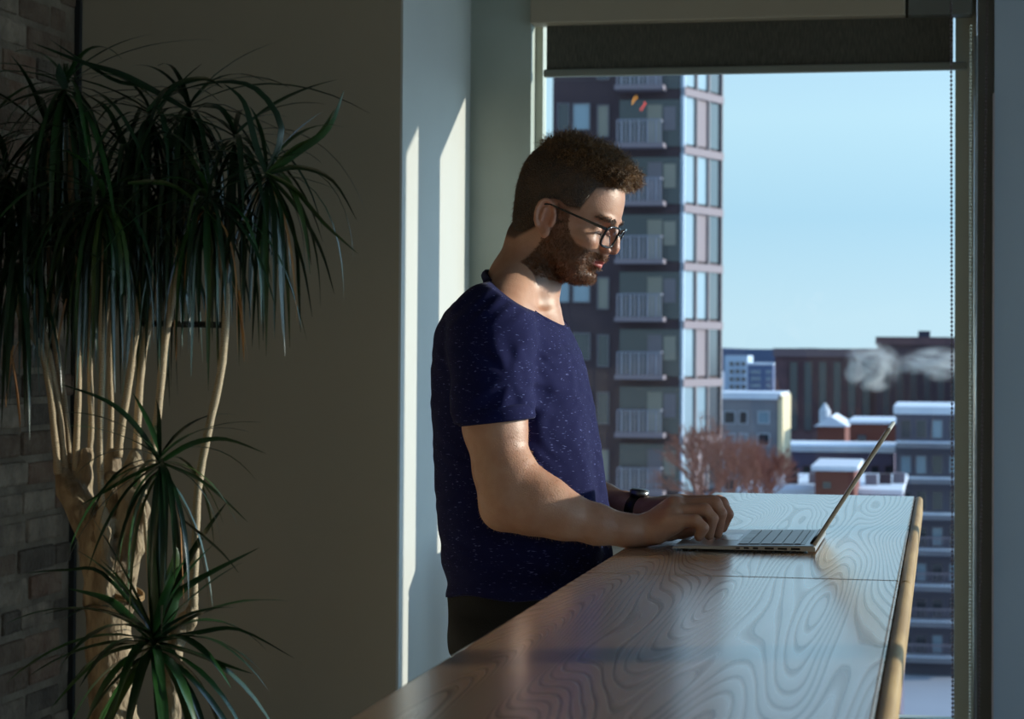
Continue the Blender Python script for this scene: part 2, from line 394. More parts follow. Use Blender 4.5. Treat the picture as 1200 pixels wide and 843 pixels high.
for (a, b_, hh) in ((.110, .118, .004), (.124, .132, .004), (.142, .156, .0045), (.162, .176, .0045), (.182, .196, .005), (.098, .104, .003)):
    box('port', (LX+a, LY-.0003, z0+.0030), (LX+b_, LY+.004, z0+.0030+hh*.7), dk, body)
for dx in (.02, .2):
    for dy in (.02, .294): MB().tube([(LX+dx, LY+dy, TZ), (LX+dx, LY+dy, z0+.002)], .006, 10).build('foot', dk, lp)
hx, hz = LX+LD-.006, z0+LT+.001
MB().tube([(hx, LY+.04, hz-.001), (hx, LY+LW-.04, hz-.001)], .0045, 10).build('hinge', dk, lp, True)
tipn = P(1041, 500.5, LY)
ang = math.atan2(tipn.z-hz, tipn.x-hx); Ls = (Vector((tipn.x-hx, 0, tipn.z-hz))).length
ca_, sa_ = math.cos(ang), math.sin(ang)
print('lid', math.degrees(ang), Ls)
def slab(name, s0, s1, t0, t1, y0, y1, m, parent, bev=0):
    g = MB().box((s0, y0, t0), (s1, y1, t1))
    g.v = [(hx+x*ca_-z*sa_, y, hz+x*sa_+z*ca_) for (x, y, z) in g.v]
    return g.build(name, m, parent, bevel=bev)
# local t>0 is the screen side (towards the man)
lid = slab('lid', 0.002, Ls, -.0062, -.0006, LY, LY+LW, mat('sun_toned_aluminium', (.66, .61, .52), .38, metal=.55), lp, .0022)  # lid tinted warm to stand for sunlight on its back
bz = slab('screen_bezel', .004, Ls-.002, -.0008, .0006, LY+.002, LY+LW-.002, dk, lid)
slab('screen', .02, Ls-.01, .0006, .0008, LY+.012, LY+LW-.012, mat('lit_display', (.5, .55, .62), .3, emit=.7), lid)
# ------------------------------------------------------------------ implicit surfaces (smooth unions) meshed with surface nets
class Field:
    def __init__(s, lo, hi, h):
        s.h = h; s.lo = np.array(lo, float)
        s.n = np.ceil((np.array(hi)-s.lo)/h).astype(int)+1
        s.ax = [(s.lo[i]+h*np.arange(s.n[i])).astype(np.float32) for i in range(3)]
        s.F = np.full(tuple(s.n), .08, np.float32)
    def sub(s, blo, bhi):
        a = np.maximum(0, np.floor((np.array(blo)-s.lo)/s.h).astype(int)); b = np.minimum(s.n, np.ceil((np.array(bhi)-s.lo)/s.h).astype(int)+1)
        if (b <= a).any(): return None, None
        sl = tuple(slice(a[i], b[i]) for i in range(3))
        X = s.ax[0][sl[0]][:, None, None]; Y = s.ax[1][sl[1]][None, :, None]; Z = s.ax[2][sl[2]][None, None, :]
        return sl, (X, Y, Z)
    def add(s, fn, blo, bhi, k=.01, mode='add'):
        sl, c = s.sub(blo, bhi)
        if sl is None: return
        g = np.broadcast_to(fn(*c), s.F[sl].shape).astype(np.float32); f = s.F[sl]
        if mode == 'add':
            hh = np.maximum(k-np.abs(f-g), 0)/max(k, 1e-6); s.F[sl] = np.minimum(f, g)-hh*hh*k*.25
        elif mode == 'cut':
            g = -g; hh = np.maximum(k-np.abs(f-g), 0)/max(k, 1e-6); s.F[sl] = np.maximum(f, g)+hh*hh*k*.25
        else: s.F[sl] = f+g
    def cone(s, a, b, ra, rb, k=.01, mode='add', sq=None):
        a = np.array(a, float); b = np.array(b, float); m = max(ra, rb)+k+.03
        d = b-a; L2 = max(d.dot(d), 1e-12)
        def fn(X, Y, Z):
            t = np.clip(((X-a[0])*d[0]+(Y-a[1])*d[1]+(Z-a[2])*d[2])/L2, 0, 1)
            return np.sqrt((X-a[0]-t*d[0])**2+(Y-a[1]-t*d[1])**2+(Z-a[2]-t*d[2])**2)-(ra+(rb-ra)*t)
        s.add(fn, np.minimum(a, b)-m, np.maximum(a, b)+m, k, mode)
    def chain(s, pts, rs, k=.008):
        for i in range(len(pts)-1): s.cone(pts[i], pts[i+1], rs[i], rs[i+1], k)
    def ell(s, c, r, k=.01, mode='add', R=None, p=2.0):
        c = np.array(c, float); r = np.array(r, float); m = max(r)+k+.02; mr_ = min(r)
        def fn(X, Y, Z):
            x, y, z = X-c[0], Y-c[1], Z-c[2]
            if R is not None:
                x, y, z = (R[0][0]*x+R[1][0]*y+R[2][0]*z, R[0][1]*x+R[1][1]*y+R[2][1]*z, R[0][2]*x+R[1][2]*y+R[2][2]*z)
            q = np.sqrt((x/r[0])**2+(y/r[1])**2+(z/r[2])**2)
            return (q-1)*mr_*np.clip(q, .3, 1)
        s.add(fn, c-m, c+m, k, mode)
    def loft(s, rows, k=.01, p=2.0, mode='add', T=None, bb=None, axis=2, off=0.0, zpad=.02):
        # rows: (z, xback, xfront, halfwidth, ycentre) -> stack of rounded ovals
        rows = sorted(rows); zs = [r[0] for r in rows]
        cols = [np.array([r[i] for r in rows]) for i in range(1, 5)]
        def fn(X, Y, Z):
            if T is not None: X, Y, Z = T(X, Y, Z)
            Zc = np.clip(Z, zs[0], zs[-1]); sh = Zc.shape
            xb, xf, hw, yc = [smooth_interp(Zc, zs, c_) for c_ in cols]
            cx = (xb+xf)/2; a = np.maximum((xf-xb)/2+off, .002); b = np.maximum(hw+off, .002)
            q = (np.abs((X-cx)/a)**p+np.abs((Y-yc)/b)**p)**(1.0/p)
            g = (q-1)*np.minimum(a, b)
            dz = np.maximum(np.maximum(zs[0]-Z, Z-zs[-1]), 0)
            return np.where(dz > 0, np.sqrt(np.maximum(g, 0)**2+dz**2)+np.minimum(g, 0)*0, g)
        if bb is None:
            bb = ((cols[0].min()-.05, (cols[3]-cols[2]).min()-.05, zs[0]-.03), (cols[1].max()+.05, (cols[3]+cols[2]).max()+.05, zs[-1]+.03))
        s.add(fn, bb[0], bb[1], k, mode)
    def mesh(s, name, m, parent, smooth=True, relax=1):
        F = s.F; ins = F < 0; nx, ny, nz = F.shape
        c = np.zeros((nx-1, ny-1, nz-1), np.uint8)
        for i in (0, 1):
            for j in (0, 1):
                for k in (0, 1): c += ins[i:nx-1+i, j:ny-1+j, k:nz-1+k]
        act = np.argwhere((c > 0) & (c < 8)); N = len(act)
        idx = np.full(c.shape, -1, np.int32); idx[act[:, 0], act[:, 1], act[:, 2]] = np.arange(N)
        acc = np.zeros((N, 3)); cnt = np.zeros(N)
        cr = [(i, j, k) for i in (0, 1) for j in (0, 1) for k in (0, 1)]
        val = {q: F[act[:, 0]+q[0], act[:, 1]+q[1], act[:, 2]+q[2]] for q in cr}
        for q in cr:
            for ax in range(3):
                if q[ax] == 0:
                    q2 = list(q); q2[ax] = 1; q2 = tuple(q2)
                    a, b = val[q], val[q2]; mk = (a < 0) != (b < 0)
                    t = np.where(mk, a/np.where(a == b, 1, a-b), 0)
                    for d in range(3):
                        base = q[d] + (t if d == ax else 0)
                        acc[:, d] += np.where(mk, base, 0)
                    cnt += mk
        V = act+acc/cnt[:, None]
        faces = []
        for ax in range(3):
            u, v = (ax+1) % 3, (ax+2) % 3
            sl0 = [slice(None)]*3; sl1 = [slice(None)]*3; sl0[ax] = slice(0, -1); sl1[ax] = slice(1, None)
            A, B = ins[tuple(sl0)], ins[tuple(sl1)]
            e_ = np.argwhere(A != B)
            e_ = e_[(e_[:, u] > 0) & (e_[:, v] > 0) & (e_[:, u] < F.shape[u]-1) & (e_[:, v] < F.shape[v]-1)]
            sgn = A[e_[:, 0], e_[:, 1], e_[:, 2]]
            qs = []
            for du, dv in ((-1, -1), (0, -1), (0, 0), (-1, 0)):
                p = e_.copy(); p[:, u] += du; p[:, v] += dv; qs.append(idx[p[:, 0], p[:, 1], p[:, 2]])
            Q = np.stack(qs, 1); Q[~sgn] = Q[~sgn][:, ::-1]
            faces.append(Q)
        Q = np.concatenate(faces); W_ = s.lo+V*s.h
        for _ in range(relax):
            sm = np.zeros_like(W_); ct = np.zeros(N)
            for a in range(4):
                i0, i1 = Q[:, a], Q[:, (a+1) % 4]
                for d in range(3):
                    sm[:, d] += np.bincount(i0, W_[i1, d], N); sm[:, d] += np.bincount(i1, W_[i0, d], N)
                ct += np.bincount(i0, minlength=N)+np.bincount(i1, minlength=N)
            W_ = W_*.5+sm/np.maximum(ct, 1)[:, None]*.5
        me = bpy.data.meshes.new(name)
        me.vertices.add(N); me.vertices.foreach_set('co', W_.astype(np.float32).ravel())
        me.loops.add(len(Q)*4); me.loops.foreach_set('vertex_index', Q.astype(np.int32).ravel())
        me.polygons.add(len(Q)); me.polygons.foreach_set('loop_start', np.arange(0, len(Q)*4, 4, dtype=np.int32))
        me.update(calc_edges=True); me.validate()
        return link(name, me, m, parent, smooth), W_
    def at(s, p):
        q = (np.asarray(p)-s.lo)/s.h; i = np.clip(np.round(q).astype(int), 0, s.n-1)
        return s.F[i[..., 0], i[..., 1], i[..., 2]]
def tri(field, X, Y, Z):
    X, Y, Z = np.broadcast_arrays(X, Y, Z); out = 0; q = [(c_-field.lo[i])/field.h for i, c_ in enumerate((X, Y, Z))]
    q = [np.clip(v, 0, field.n[i]-1.001) for i, v in enumerate(q)]; b = [v.astype(int) for v in q]; f = [v-w_ for v, w_ in zip(q, b)]
    for i in (0, 1):
        for j in (0, 1):
            for k in (0, 1):
                out = out+(f[0] if i else 1-f[0])*(f[1] if j else 1-f[1])*(f[2] if k else 1-f[2])*field.F[b[0]+i, b[1]+j, b[2]+k]
    return out
def smooth_interp(Z, zs, vs):
    # monotone-ish cubic (Catmull-Rom) interpolation of a table
    zs = np.asarray(zs, float); vs = np.asarray(vs, float)
    m = np.gradient(vs, zs); i = np.clip(np.searchsorted(zs, Z, side='right')-1, 0, len(zs)-2)
    h = zs[i+1]-zs[i]; t = np.clip((Z-zs[i])/h, 0, 1)
    return (2*t**3-3*t*t+1)*vs[i]+(t**3-2*t*t+t)*h*m[i]+(-2*t**3+3*t*t)*vs[i+1]+(t**3-t*t)*h*m[i+1]

# ------------------------------------------------------------------ the man
YM = 3.55
man = empty('person', (P(620, 700, YM).x, YM, 0), 'man in a navy t-shirt and dark trousers standing at the oak counter, typing', 'person')
def mat_skin():
    m = mat('skin', srgb(196, 150, 126), .44, srgb(184, 134, 110), 30, .3, 420, sss=.12, dist=.002)
    return m
M['skin'] = mat_skin()
# --- head frame
HP, HY = math.radians(22), math.radians(-6)       # nods down, turned a little to the camera's side
HR = Matrix.Rotation(HY, 3, 'Z') @ Matrix.Rotation(HP, 3, 'Y')
HC = P(660, 252, YM)                                # between the ears
Hn = np.array(HR); Hc = np.array(HC)
def toL(X, Y, Z):
    x, y, z = X-Hc[0], Y-Hc[1], Z-Hc[2]
    return (Hn[0][0]*x+Hn[1][0]*y+Hn[2][0]*z, Hn[0][1]*x+Hn[1][1]*y+Hn[2][1]*z, Hn[0][2]*x+Hn[1][2]*y+Hn[2][2]*z)
def H(x, y, z): return Hc+Hn @ np.array([x, y, z], float)
def Hv(v): return Hn @ np.array(v, float)
HS = .93
def h3(x, y, z): return H(x*HS, y*HS, z*HS)
sk = Field((P(505, 400, YM).x, 3.27, .98), (P(880, 400, 3.4).x, 3.86, 1.80), .0021)
# skull and face as stacked ovals (local z up, x forward)
rows = [(-.104, .034, .070, .022, 0), (-.097, .014, .084, .034, 0), (-.086, -.006, .0905, .045, 0), (-.072, -.024, .0860, .054, 0), (-.056, -.042, .0890, .060, 0),
        (-.038, -.058, .0910, .065, 0), (-.018, -.070, .0860, .069, 0), (.000, -.080, .0850, .0715, 0), (.016, -.085, .0900, .073, 0), (.030, -.090, .0975, .0745, 0),
        (.050, -.094, .0965, .0755, 0), (.070, -.094, .0910, .073, 0), (.090, -.086, .0790, .066, 0), (.106, -.070, .058, .052, 0), (.118, -.040, .026, .026, 0)]
rows = [tuple(v*HS for v in r) for r in rows]
sk.loft(rows, .006, 2.25, T=toL, bb=(Hc-.16, Hc+.16))
def hell(c, r, k=.006, mode='add'): sk.ell(h3(*c), [q*HS for q in r], k, mode, R=Hn)
def hcone(a, b, ra, rb, k=.006, mode='add'): sk.cone(h3(*a), h3(*b), ra*HS, rb*HS, k, mode)
for s in (-1, 1):
    hell((.0870, .033*s, .004), (.014, .019, .0130), .010, 'cut')      # sockets
    hell((.0700, .032*s, .0015), (.0150, .0155, .0125), .003)           # lowered lids over the eyeball
    hell((.0880, .026*s, .0235), (.011, .024, .0060), .008)             # brow ridge
    hell((.067, .043*s, -.022), (.020, .020, .015), .014)               # cheekbones
    hell((.0985, .0125*s, -.0275), (.0105, .0072, .0072), .004)         # nostril wings
    hell((.103, .0065*s, -.034), (.005, .0032, .003), .002, 'cut')
    hell((.055, .045*s, -.066), (.024, .012, .020), .014)               # jaw muscle
hcone((.0925, 0, .016), (.1060, 0, -.006), .0078, .0080, .007)          # nose bridge
hcone((.1060, 0, -.006), (.1105, 0, -.0195), .0076, .0094, .004)        # to the tip
hell((.1055, 0, -.0275), (.012, .008, .0060), .004)
hcone((.0965, -.006, -.0345), (.0975, -.008, -.045), .0052, .0056, .006)
hcone((.0965, .006, -.0345), (.0975, .008, -.045), .0052, .0056, .006)
for s in (-1, 1):
    hcone((.0975, .0045*s, -.0500), (.0855, .0215*s, -.0545), .0056, .0030, .0035)
    hcone((.0950, .002*s, -.0600), (.0845, .0205*s, -.0570), .0060, .0028, .0035)
    hcone((.1010, 0, -.0552), (.0870, .0225*s, -.0562), .0013, .0013, .002, 'cut')
hell((.0830, 0, -.0840), (.0135, .020, .0135), .010)                    # chin
hell((.0890, 0, -.0695), (.006, .018, .0030), .006, 'cut')
EZ = -.010
for s in (-1, 1):
    ec = (-.006, .0740*s, EZ-.002)
    sk.ell(h3(*ec), [.0175*HS, .0062*HS, .031*HS], .004, R=np.array(HR @ Matrix.Rotation(-.20, 3, 'Y') @ Matrix.Rotation(-.34*s, 3, 'Z')))
    ring = [(-.007+.0165*math.cos(a)-.006*math.sin(a), (.0800+.0045*(-math.cos(a)))*s, EZ+.0275*math.sin(a)) for a in [-.15+i*PI*1.30/11 for i in range(12)]]
    for i in range(11): hcone(ring[i], ring[i+1], .0036, .0036, .002)
    hell((-.003, .0835*s, EZ+.002), (.0085, .0060, .0155), .003, 'cut')
    hcone((-.012, .0825*s, EZ-.008), (-.012, .0825*s, EZ+.012), .0024, .0024, .003)
    hell((.0035, .0765*s, EZ-.0270), (.0075, .0050, .0095), .004)
    hcone((.0085, .0760*s, EZ-.010), (.0085, .0765*s, EZ-.001), .0044, .0036, .003)
# neck and inner torso
np_ = lambda px, py, Y=YM: np.array(P(px, py, Y))
sk.cone(np_(626, 282), np_(612, 340), .0475, .0500, .02)
sk.cone(np_(636, 300), np_(628, 352), .030, .032, .02)
sk.cone(np_(612, 340), np_(602, 378), .052, .062, .03)
for s in (-1, 1):
    sk.cone(np_(606, 330, YM+.03*s), np_(590, 362, YM+.12*s), .042, .040, .03)
    sk.cone(np_(628, 325, YM+.04*s), np_(640, 372, YM+.012*s), .014, .014, .02)    # neck muscles to the collar bones
sk.loft([(np_(0, 640)[2], np_(530, 640)[0], np_(700, 640)[0], .13, YM), (np_(0, 540)[2], np_(524, 540)[0], np_(690, 540)[0], .145, YM),
         (np_(0, 440)[2], np_(522, 440)[0], np_(680, 440)[0], .155, YM), (np_(0, 390)[2], np_(535, 390)[0], np_(664, 390)[0], .15, YM),
         (np_(0, 365)[2], np_(548, 365)[0], np_(650, 365)[0], .12, YM)], .03, 2.4)
# right arm (nearest the camera)
A = lambda px, py, Y: np.array(P(px, py, Y))
sk.chain([A(577, 392, 3.385), A(580, 450, 3.37), A(580, 500, 3.36), A(589, 552, 3.352), A(597, 588, 3.348)], [.060, .053, .0475, .0430, .0405], .02)
sk.cone(A(597, 588, 3.348), A(586, 600, 3.35), .036, .024, .03)
sk.chain([A(596, 585, 3.348), A(626, 594, 3.352), A(660, 604, 3.362), A(700, 615, 3.378), A(735, 622, 3.392), A(752, 622, 3.40)], [.040, .0415, .0355, .0285, .0225, .0225], .02)
sk.cone(A(609, 562, 3.35), A(640, 580, 3.352), .030, .027, .03)
def hand(wr, mcp, chains, th, k=.009, tw=.0225):
    for m_ in mcp:
        sk.cone(wr, m_, tw*.66, .0125, .014)
    for i in range(len(mcp)-1):
        c_ = (mcp[i]+mcp[i+1])/2; sk.cone(wr*.4+c_*.6, c_, .0135, .0115, .012)
    for c_, r_ in chains:
        sk.chain(c_, r_, .0035)
        sk.ell(c_[0], (.0115, .0105, .0105), .006)
    for c_, r_ in th: sk.chain(c_, r_, .006)
ZL = TZ+.0015+.011
def onkey(px, py, Y, r): p = A(px, py, Y); p[2] = max(p[2]*0+ZL+r*.9, 0); return p
R1 = [.0116, .0102, .0088, .0074]; R2 = [.0118, .0104, .0092, .0078]
mcpR = [A(783, 610, 3.392), A(790, 600, 3.412), A(793, 593, 3.435), A(793, 589, 3.457)]
hand(A(754, 621, 3.405), mcpR, [
    ([mcpR[0], A(815, 611, 3.388), A(824, 619, 3.386), onkey(819, 628, 3.386, .0072)], R1),
    ([mcpR[1], A(826, 598, 3.412), A(835, 608, 3.412), onkey(831, 621, 3.412, .0076)], R2),
    ([mcpR[2], A(838, 590, 3.437), A(845, 602, 3.437), onkey(841, 616, 3.438, .0076)], R2),
    ([mcpR[3], A(834, 588, 3.460), A(842, 601, 3.463), onkey(839, 616, 3.464, .0076)], R2)],
    [([A(762, 624, 3.43), A(784, 625, 3.475), A(800, 624, 3.482), A(812, 623, 3.478)], [.017, .0120, .0098, .0080])])
sk.chain([A(752, 624, 3.402), A(770, 624, 3.396), A(790, 617, 3.393)], [.0190, .0165, .0130], .012)
sk.ell(A(790, 588, 3.425), (.011, .013, .0085), .010); sk.ell(A(786, 601, 3.400), (.011, .009, .008), .008)
# left arm, far side
sk.chain([A(577, 392, 3.715), A(585, 450, 3.74), A(598, 500, 3.745), A(618, 560, 3.74)], [.060, .050, .045, .040], .02)
sk.chain([A(618, 560, 3.74), A(660, 572, 3.725), A(705, 587, 3.69), A(735, 595, 3.665), A(752, 598, 3.65)], [.040, .036, .028, .0225, .021], .02)
mcpL = [A(803, 592, 3.572), A(802, 590, 3.594), A(799, 590, 3.616), A(794, 592, 3.636)]
hand(A(754, 599, 3.645), mcpL, [
    ([mcpL[0], A(846, 590, 3.560), A(853, 603, 3.556), onkey(847, 614, 3.556, .0076)], R2),
    ([mcpL[1], A(842, 588, 3.588), A(850, 600, 3.586), onkey(846, 612, 3.586, .0076)], R2),
    ([mcpL[2], A(834, 588, 3.612), A(842, 600, 3.612), onkey(838, 611, 3.612, .0076)], R2),
    ([mcpL[3], A(822, 592, 3.636), A(829, 601, 3.637), onkey(827, 610, 3.637, .0072)], R1)],
    [([A(766, 604, 3.62), A(790, 610, 3.575), A(805, 612, 3.56), A(818, 612, 3.552)], [.016, .0125, .0105, .0085])])
body, BV = sk.mesh('body', None, man)
print('body', len(BV))
# skin shader: position-based tone (lips, stubble shadow under the beard) - true surface colour
def skin_nodes():
    m = M['skin']; n, l = m.node_tree.nodes, m.node_tree.links; b = n['Principled BSDF']
    at_ = n.new('ShaderNodeAttribute'); at_.attribute_name = 'tone'; sp_ = n.new('ShaderNodeSeparateColor')
    l.new(at_.outputs['Color'], sp_.inputs[0])
    src = b.inputs['Base Color'].links[0].from_socket
    for ch, c_ in (('Red', srgb(178, 84, 78)), ('Green', srgb(74, 48, 32)), ('Blue', srgb(196, 120, 98))):
        mx = n.new('ShaderNodeMix'); mx.data_type = 'RGBA'; l.new(sp_.outputs[ch], mx.inputs['Factor'])
        l.new(src, mx.inputs['A']); mx.inputs['B'].default_value = (*c_, 1); src = mx.outputs['Result']
    l.new(src, b.inputs['Base Color'])
skin_nodes()
body.data.materials.append(M['skin'])
lx, ly, lz = [q/HS for q in toL(BV[:, 0], BV[:, 1], BV[:, 2])]
sstep = lambda a, b, x: np.clip((x-a)/(b-a), 0, 1)**2*(3-2*np.clip((x-a)/(b-a), 0, 1))
aly = np.abs(ly)
hd = (lz > -.14) & (np.abs(lx) < .14) & (aly < .10)
lips = sstep(.0275, .0150, np.sqrt((aly*1.0)**2+((lz+.0552)*2.6)**2))*sstep(.084, .090, lx)*hd
def beard_mask(lx, ly, lz):
    a = np.abs(ly)
    top_ = np.interp(lx, [-.02, .006, .030, .034, .044, .060, .095], [.022, .022, .012, -.010, -.024, -.0345, -.0385])
    b_ = sstep(.003, -.005, lz-top_)*sstep(.000+.25*np.maximum(-.03-lz, 0)*0, .008, lx+.35*np.maximum(-.035-lz, 0))
    bare = sstep(.028, .024, a)*sstep(-.0345, -.0325, lz)
    li = sstep(.0250, .0195, np.sqrt(a**2+((lz+.0557)*2.9)**2))*sstep(.078, .086, lx)
    low = sstep(-.128, -.108, lz+.35*np.maximum(-lx+.05, 0))
    return b_*(1-li)*(1-bare)*low
LINE = ([-.12, -.053, -.022, -.016, -.008, .004, .022, .044, .050, .056, .070, .091, .12], [-.072, -.066, -.033, .0, .022, .024, .018, .024, .046, .069, .077, .085, .09])
def hair_mask(lx, ly, lz):
    return sstep(-.008, .002, lz-np.interp(lx, *LINE))
noear = sstep(.0775, .0755, aly)
br = beard_mask(lx, ly, lz)*hd*.75*noear; hm = hair_mask(lx, ly, lz)*hd*.9*noear
stub = np.maximum(br, hm)
hz_ = (BV[:, 2] < 1.35)
warm = np.where(hd, np.exp(-(((lx-.112)/.012)**2+((lz+.022)/.012)**2))+.7*np.exp(-(((aly-.078)/.02)**2+(lx/.03)**2+(lz/.04)**2)), 0)
warm = np.clip(warm, 0, 1)*.6
ca2 = body.data.color_attributes.new('tone', 'FLOAT_COLOR', 'POINT')
ca2.data.foreach_set('color', np.stack([lips, stub, warm, np.ones_like(lips)], 1).astype(np.float32).ravel())
# vertex normals for planting hair
nv = np.zeros(len(BV)*3, np.float32); body.data.vertices.foreach_get('normal', nv); BN = nv.reshape(-1, 3)

# --- hair: a soft cap plus strands
hairm = mat('brown_hair', srgb(76, 54, 38), .42, srgb(52, 36, 26), 60, .9, 420, stretch=(1, 1, 1), dist=.004)
strm = mat('hair_strand', srgb(150, 112, 74), .36, srgb(80, 58, 40), 90)
beardm = mat('beard_strand', srgb(150, 96, 58), .45, srgb(84, 56, 38), 60)
hf = Field(Hc-.15, Hc+.17, .0024)
hrows = [(-.064, -.068, -.02, .048, 0), (-.052, -.074, -.008, .056, 0), (-.035, -.0815, .02, .0640, 0), (-.012, -.089, .06, .0695, 0), (.010, -.0950, .090, .0740, 0), (.032, -.0985, .0995, .0770, 0), (.052, -.0990, .0985, .0782, 0),
         (.070, -.0965, .0930, .0775, 0), (.086, -.0900, .0900, .075, 0), (.100, -.0825, .0885, .070, 0), (.114, -.0720, .0800, .060, 0), (.126, -.0590, .062, .046, 0), (.135, -.040, .036, .028, 0)]
hf.loft([tuple(v*HS for v in r) for r in hrows], .004, 2.25, T=toL, bb=(Hc-.16, Hc+.17))
# tousled clumps over the top and fringe
rr = random.Random(11)
for i in range(330):
    a = rr.uniform(-1, 1); t = rr.uniform(-.6, 1)
    x = .002+.088*t; y = a*.062*math.sqrt(max(0, 1-.35*t*t)); zt_ = .1385-.034*(y/.06)**2-.024*max(t, 0)**2.2-.026*max(-t, 0)**2
    c_ = h3(x, y, zt_-.006+rr.uniform(-.003, .003)); d_ = Hv((rr.uniform(.2, 1), rr.uniform(-.9, .9), rr.uniform(-.2, .4))); d_ /= np.linalg.norm(d_)
    hf.cone(c_-d_*.007, c_+d_*.009, rr.uniform(.004, .0065), rr.uniform(.003, .005), .004)
def clip_hair(X, Y, Z):
    x, y, z = [q/HS for q in toL(X, Y, Z)]
    line = np.interp(x, *LINE)
    return (line-z)*.9
hf.add(clip_hair, Hc-.2, Hc+.2, .004, 'x') if False else None
sl, c_ = hf.sub(Hc-.2, Hc+.2); g_ = clip_hair(*c_); kk = .006; hh_ = np.maximum(kk-np.abs(hf.F[sl]-g_), 0)/kk
hf.F[sl] = np.maximum(hf.F[sl], g_)+hh_*hh_*kk*.25
X_, Y_, Z_ = c_
hf.F[sl] += (.0011*np.sin(X_*900+3*np.sin(Z_*400))*np.sin(Y_*800+2*np.sin(X_*300))*np.sin(Z_*850)).astype(np.float32)
hair, HVt = hf.mesh('hair', hairm, man)
nv = np.zeros(len(HVt)*3, np.float32); hair.data.vertices.foreach_get('normal', nv); HN = nv.reshape(-1, 3)
def strands(name, roots, norms, n, length, curl, m, rad, comb, seed, K=5, parent=man, lift=.5, wob=1.0):
    r_ = np.random.RandomState(seed); N0 = len(roots)
    ii = r_.randint(0, N0, n); p = roots[ii]+r_.normal(0, .0006, (n, 3)); nn = norms[ii]
    L = length(p)*r_.uniform(.6, 1.25, n); d = nn*lift+comb(p)*(1-lift)+r_.normal(0, .25, (n, 3))*wob; d /= np.linalg.norm(d, axis=1)[:, None]
    ax = r_.normal(0, 1, (n, 3)); ax /= np.linalg.norm(ax, axis=1)[:, None]
    pts = [p-d*.001]; ang = curl*r_.uniform(.4, 1.6, n)/K
    for k in range(K):
        d = d*np.cos(ang)[:, None]+np.cross(ax, d)*np.sin(ang)[:, None]; d /= np.linalg.norm(d, axis=1)[:, None]
        pts.append(pts[-1]+d*(L/K)[:, None])
    pts = np.stack(pts, 1)      # n,K+1,3
    u_ = np.cross(pts[:, -1]-pts[:, 0], r_.normal(0, 1, (n, 3))); u_ /= np.maximum(np.linalg.norm(u_, axis=1), 1e-9)[:, None]
    v_ = np.cross(pts[:, -1]-pts[:, 0], u_); v_ /= np.maximum(np.linalg.norm(v_, axis=1), 1e-9)[:, None]
    rr_ = rad*np.linspace(1, .35, K+1)
    V = np.stack([pts+(u_*math.cos(a)+v_*math.sin(a))[:, None, :]*rr_[None, :, None] for a in (0, 2.094, 4.189)], 2)   # n,K+1,3,3
    V = V.reshape(-1, 3); base = np.arange(n)[:, None]*(K+1)*3; Fs = []
    for k in range(K):
        for s_ in range(3):
            a0 = k*3+s_; a1 = k*3+(s_+1) % 3
            Fs.append(np.stack([base[:, 0]+a0, base[:, 0]+a1, base[:, 0]+a1+3, base[:, 0]+a0+3], 1))
    Q = np.concatenate(Fs)
    me = bpy.data.meshes.new(name); me.vertices.add(len(V)); me.vertices.foreach_set('co', V.astype(np.float32).ravel())
    me.loops.add(len(Q)*4); me.loops.foreach_set('vertex_index', Q.astype(np.int32).ravel())
    me.polygons.add(len(Q)); me.polygons.foreach_set('loop_start', np.arange(0, len(Q)*4, 4, dtype=np.int32)); me.update(calc_edges=True)
    return link(name, me, m, parent, True)
hlx, hly, hlz = [q/HS for q in toL(HVt[:, 0], HVt[:, 1], HVt[:, 2])]
top = hlz > .085+.25*np.maximum(-hlx-.01, 0)-.15*np.maximum(hlx-.03, 0)
def lenf(p):
    x, y, z = [q/HS for q in toL(p[:, 0], p[:, 1], p[:, 2])]
    return .006+.013*sstep(.06, .11, z)
strands('hair_strands', HVt[top], HN[top], 6500, lenf, 2.6, strm, .00045, lambda p: np.tile(Hv((.8, 0, .3)), (len(p), 1)), 5)
sd_ = ~top & (hlz > -.05)
strands('hair_strands', HVt[sd_], HN[sd_], 3500, lambda p: np.full(len(p), .005), .5, strm, .0003, lambda p: np.tile(Hv((-.3, 0, -1)), (len(p), 1)), 6, K=2, lift=.25)
bm_ = (aly < .0755) & (beard_mask(lx, ly, lz) > .35) & hd & (lz > -.112)
bl_ = lambda p: np.full(len(p), .0062)
strands('beard', BV[bm_], BN[bm_], 7500, bl_, .9, beardm, .00038, lambda p: np.tile(Hv((.5, 0, -1)), (len(p), 1)), 8, K=3, lift=.5)
for s_e in (-1, 1):
  eb = hd & (ly*s_e > 0) & (np.abs(lz-.0235-.06*(aly-.02)*(aly < .04)) < .0032) & (aly > .012) & (aly < .052) & (lx > .07)
  strands('eyebrow', BV[eb], BN[eb], 210, lambda p: np.full(len(p), .008), .4, hairm, .0004, lambda p: np.stack([p[:, 1]*0-.4, np.sign(toL(p[:, 0], p[:, 1], p[:, 2])[1]), p[:, 0]*0+.1], 1), 9, K=3, lift=.25, wob=.5)
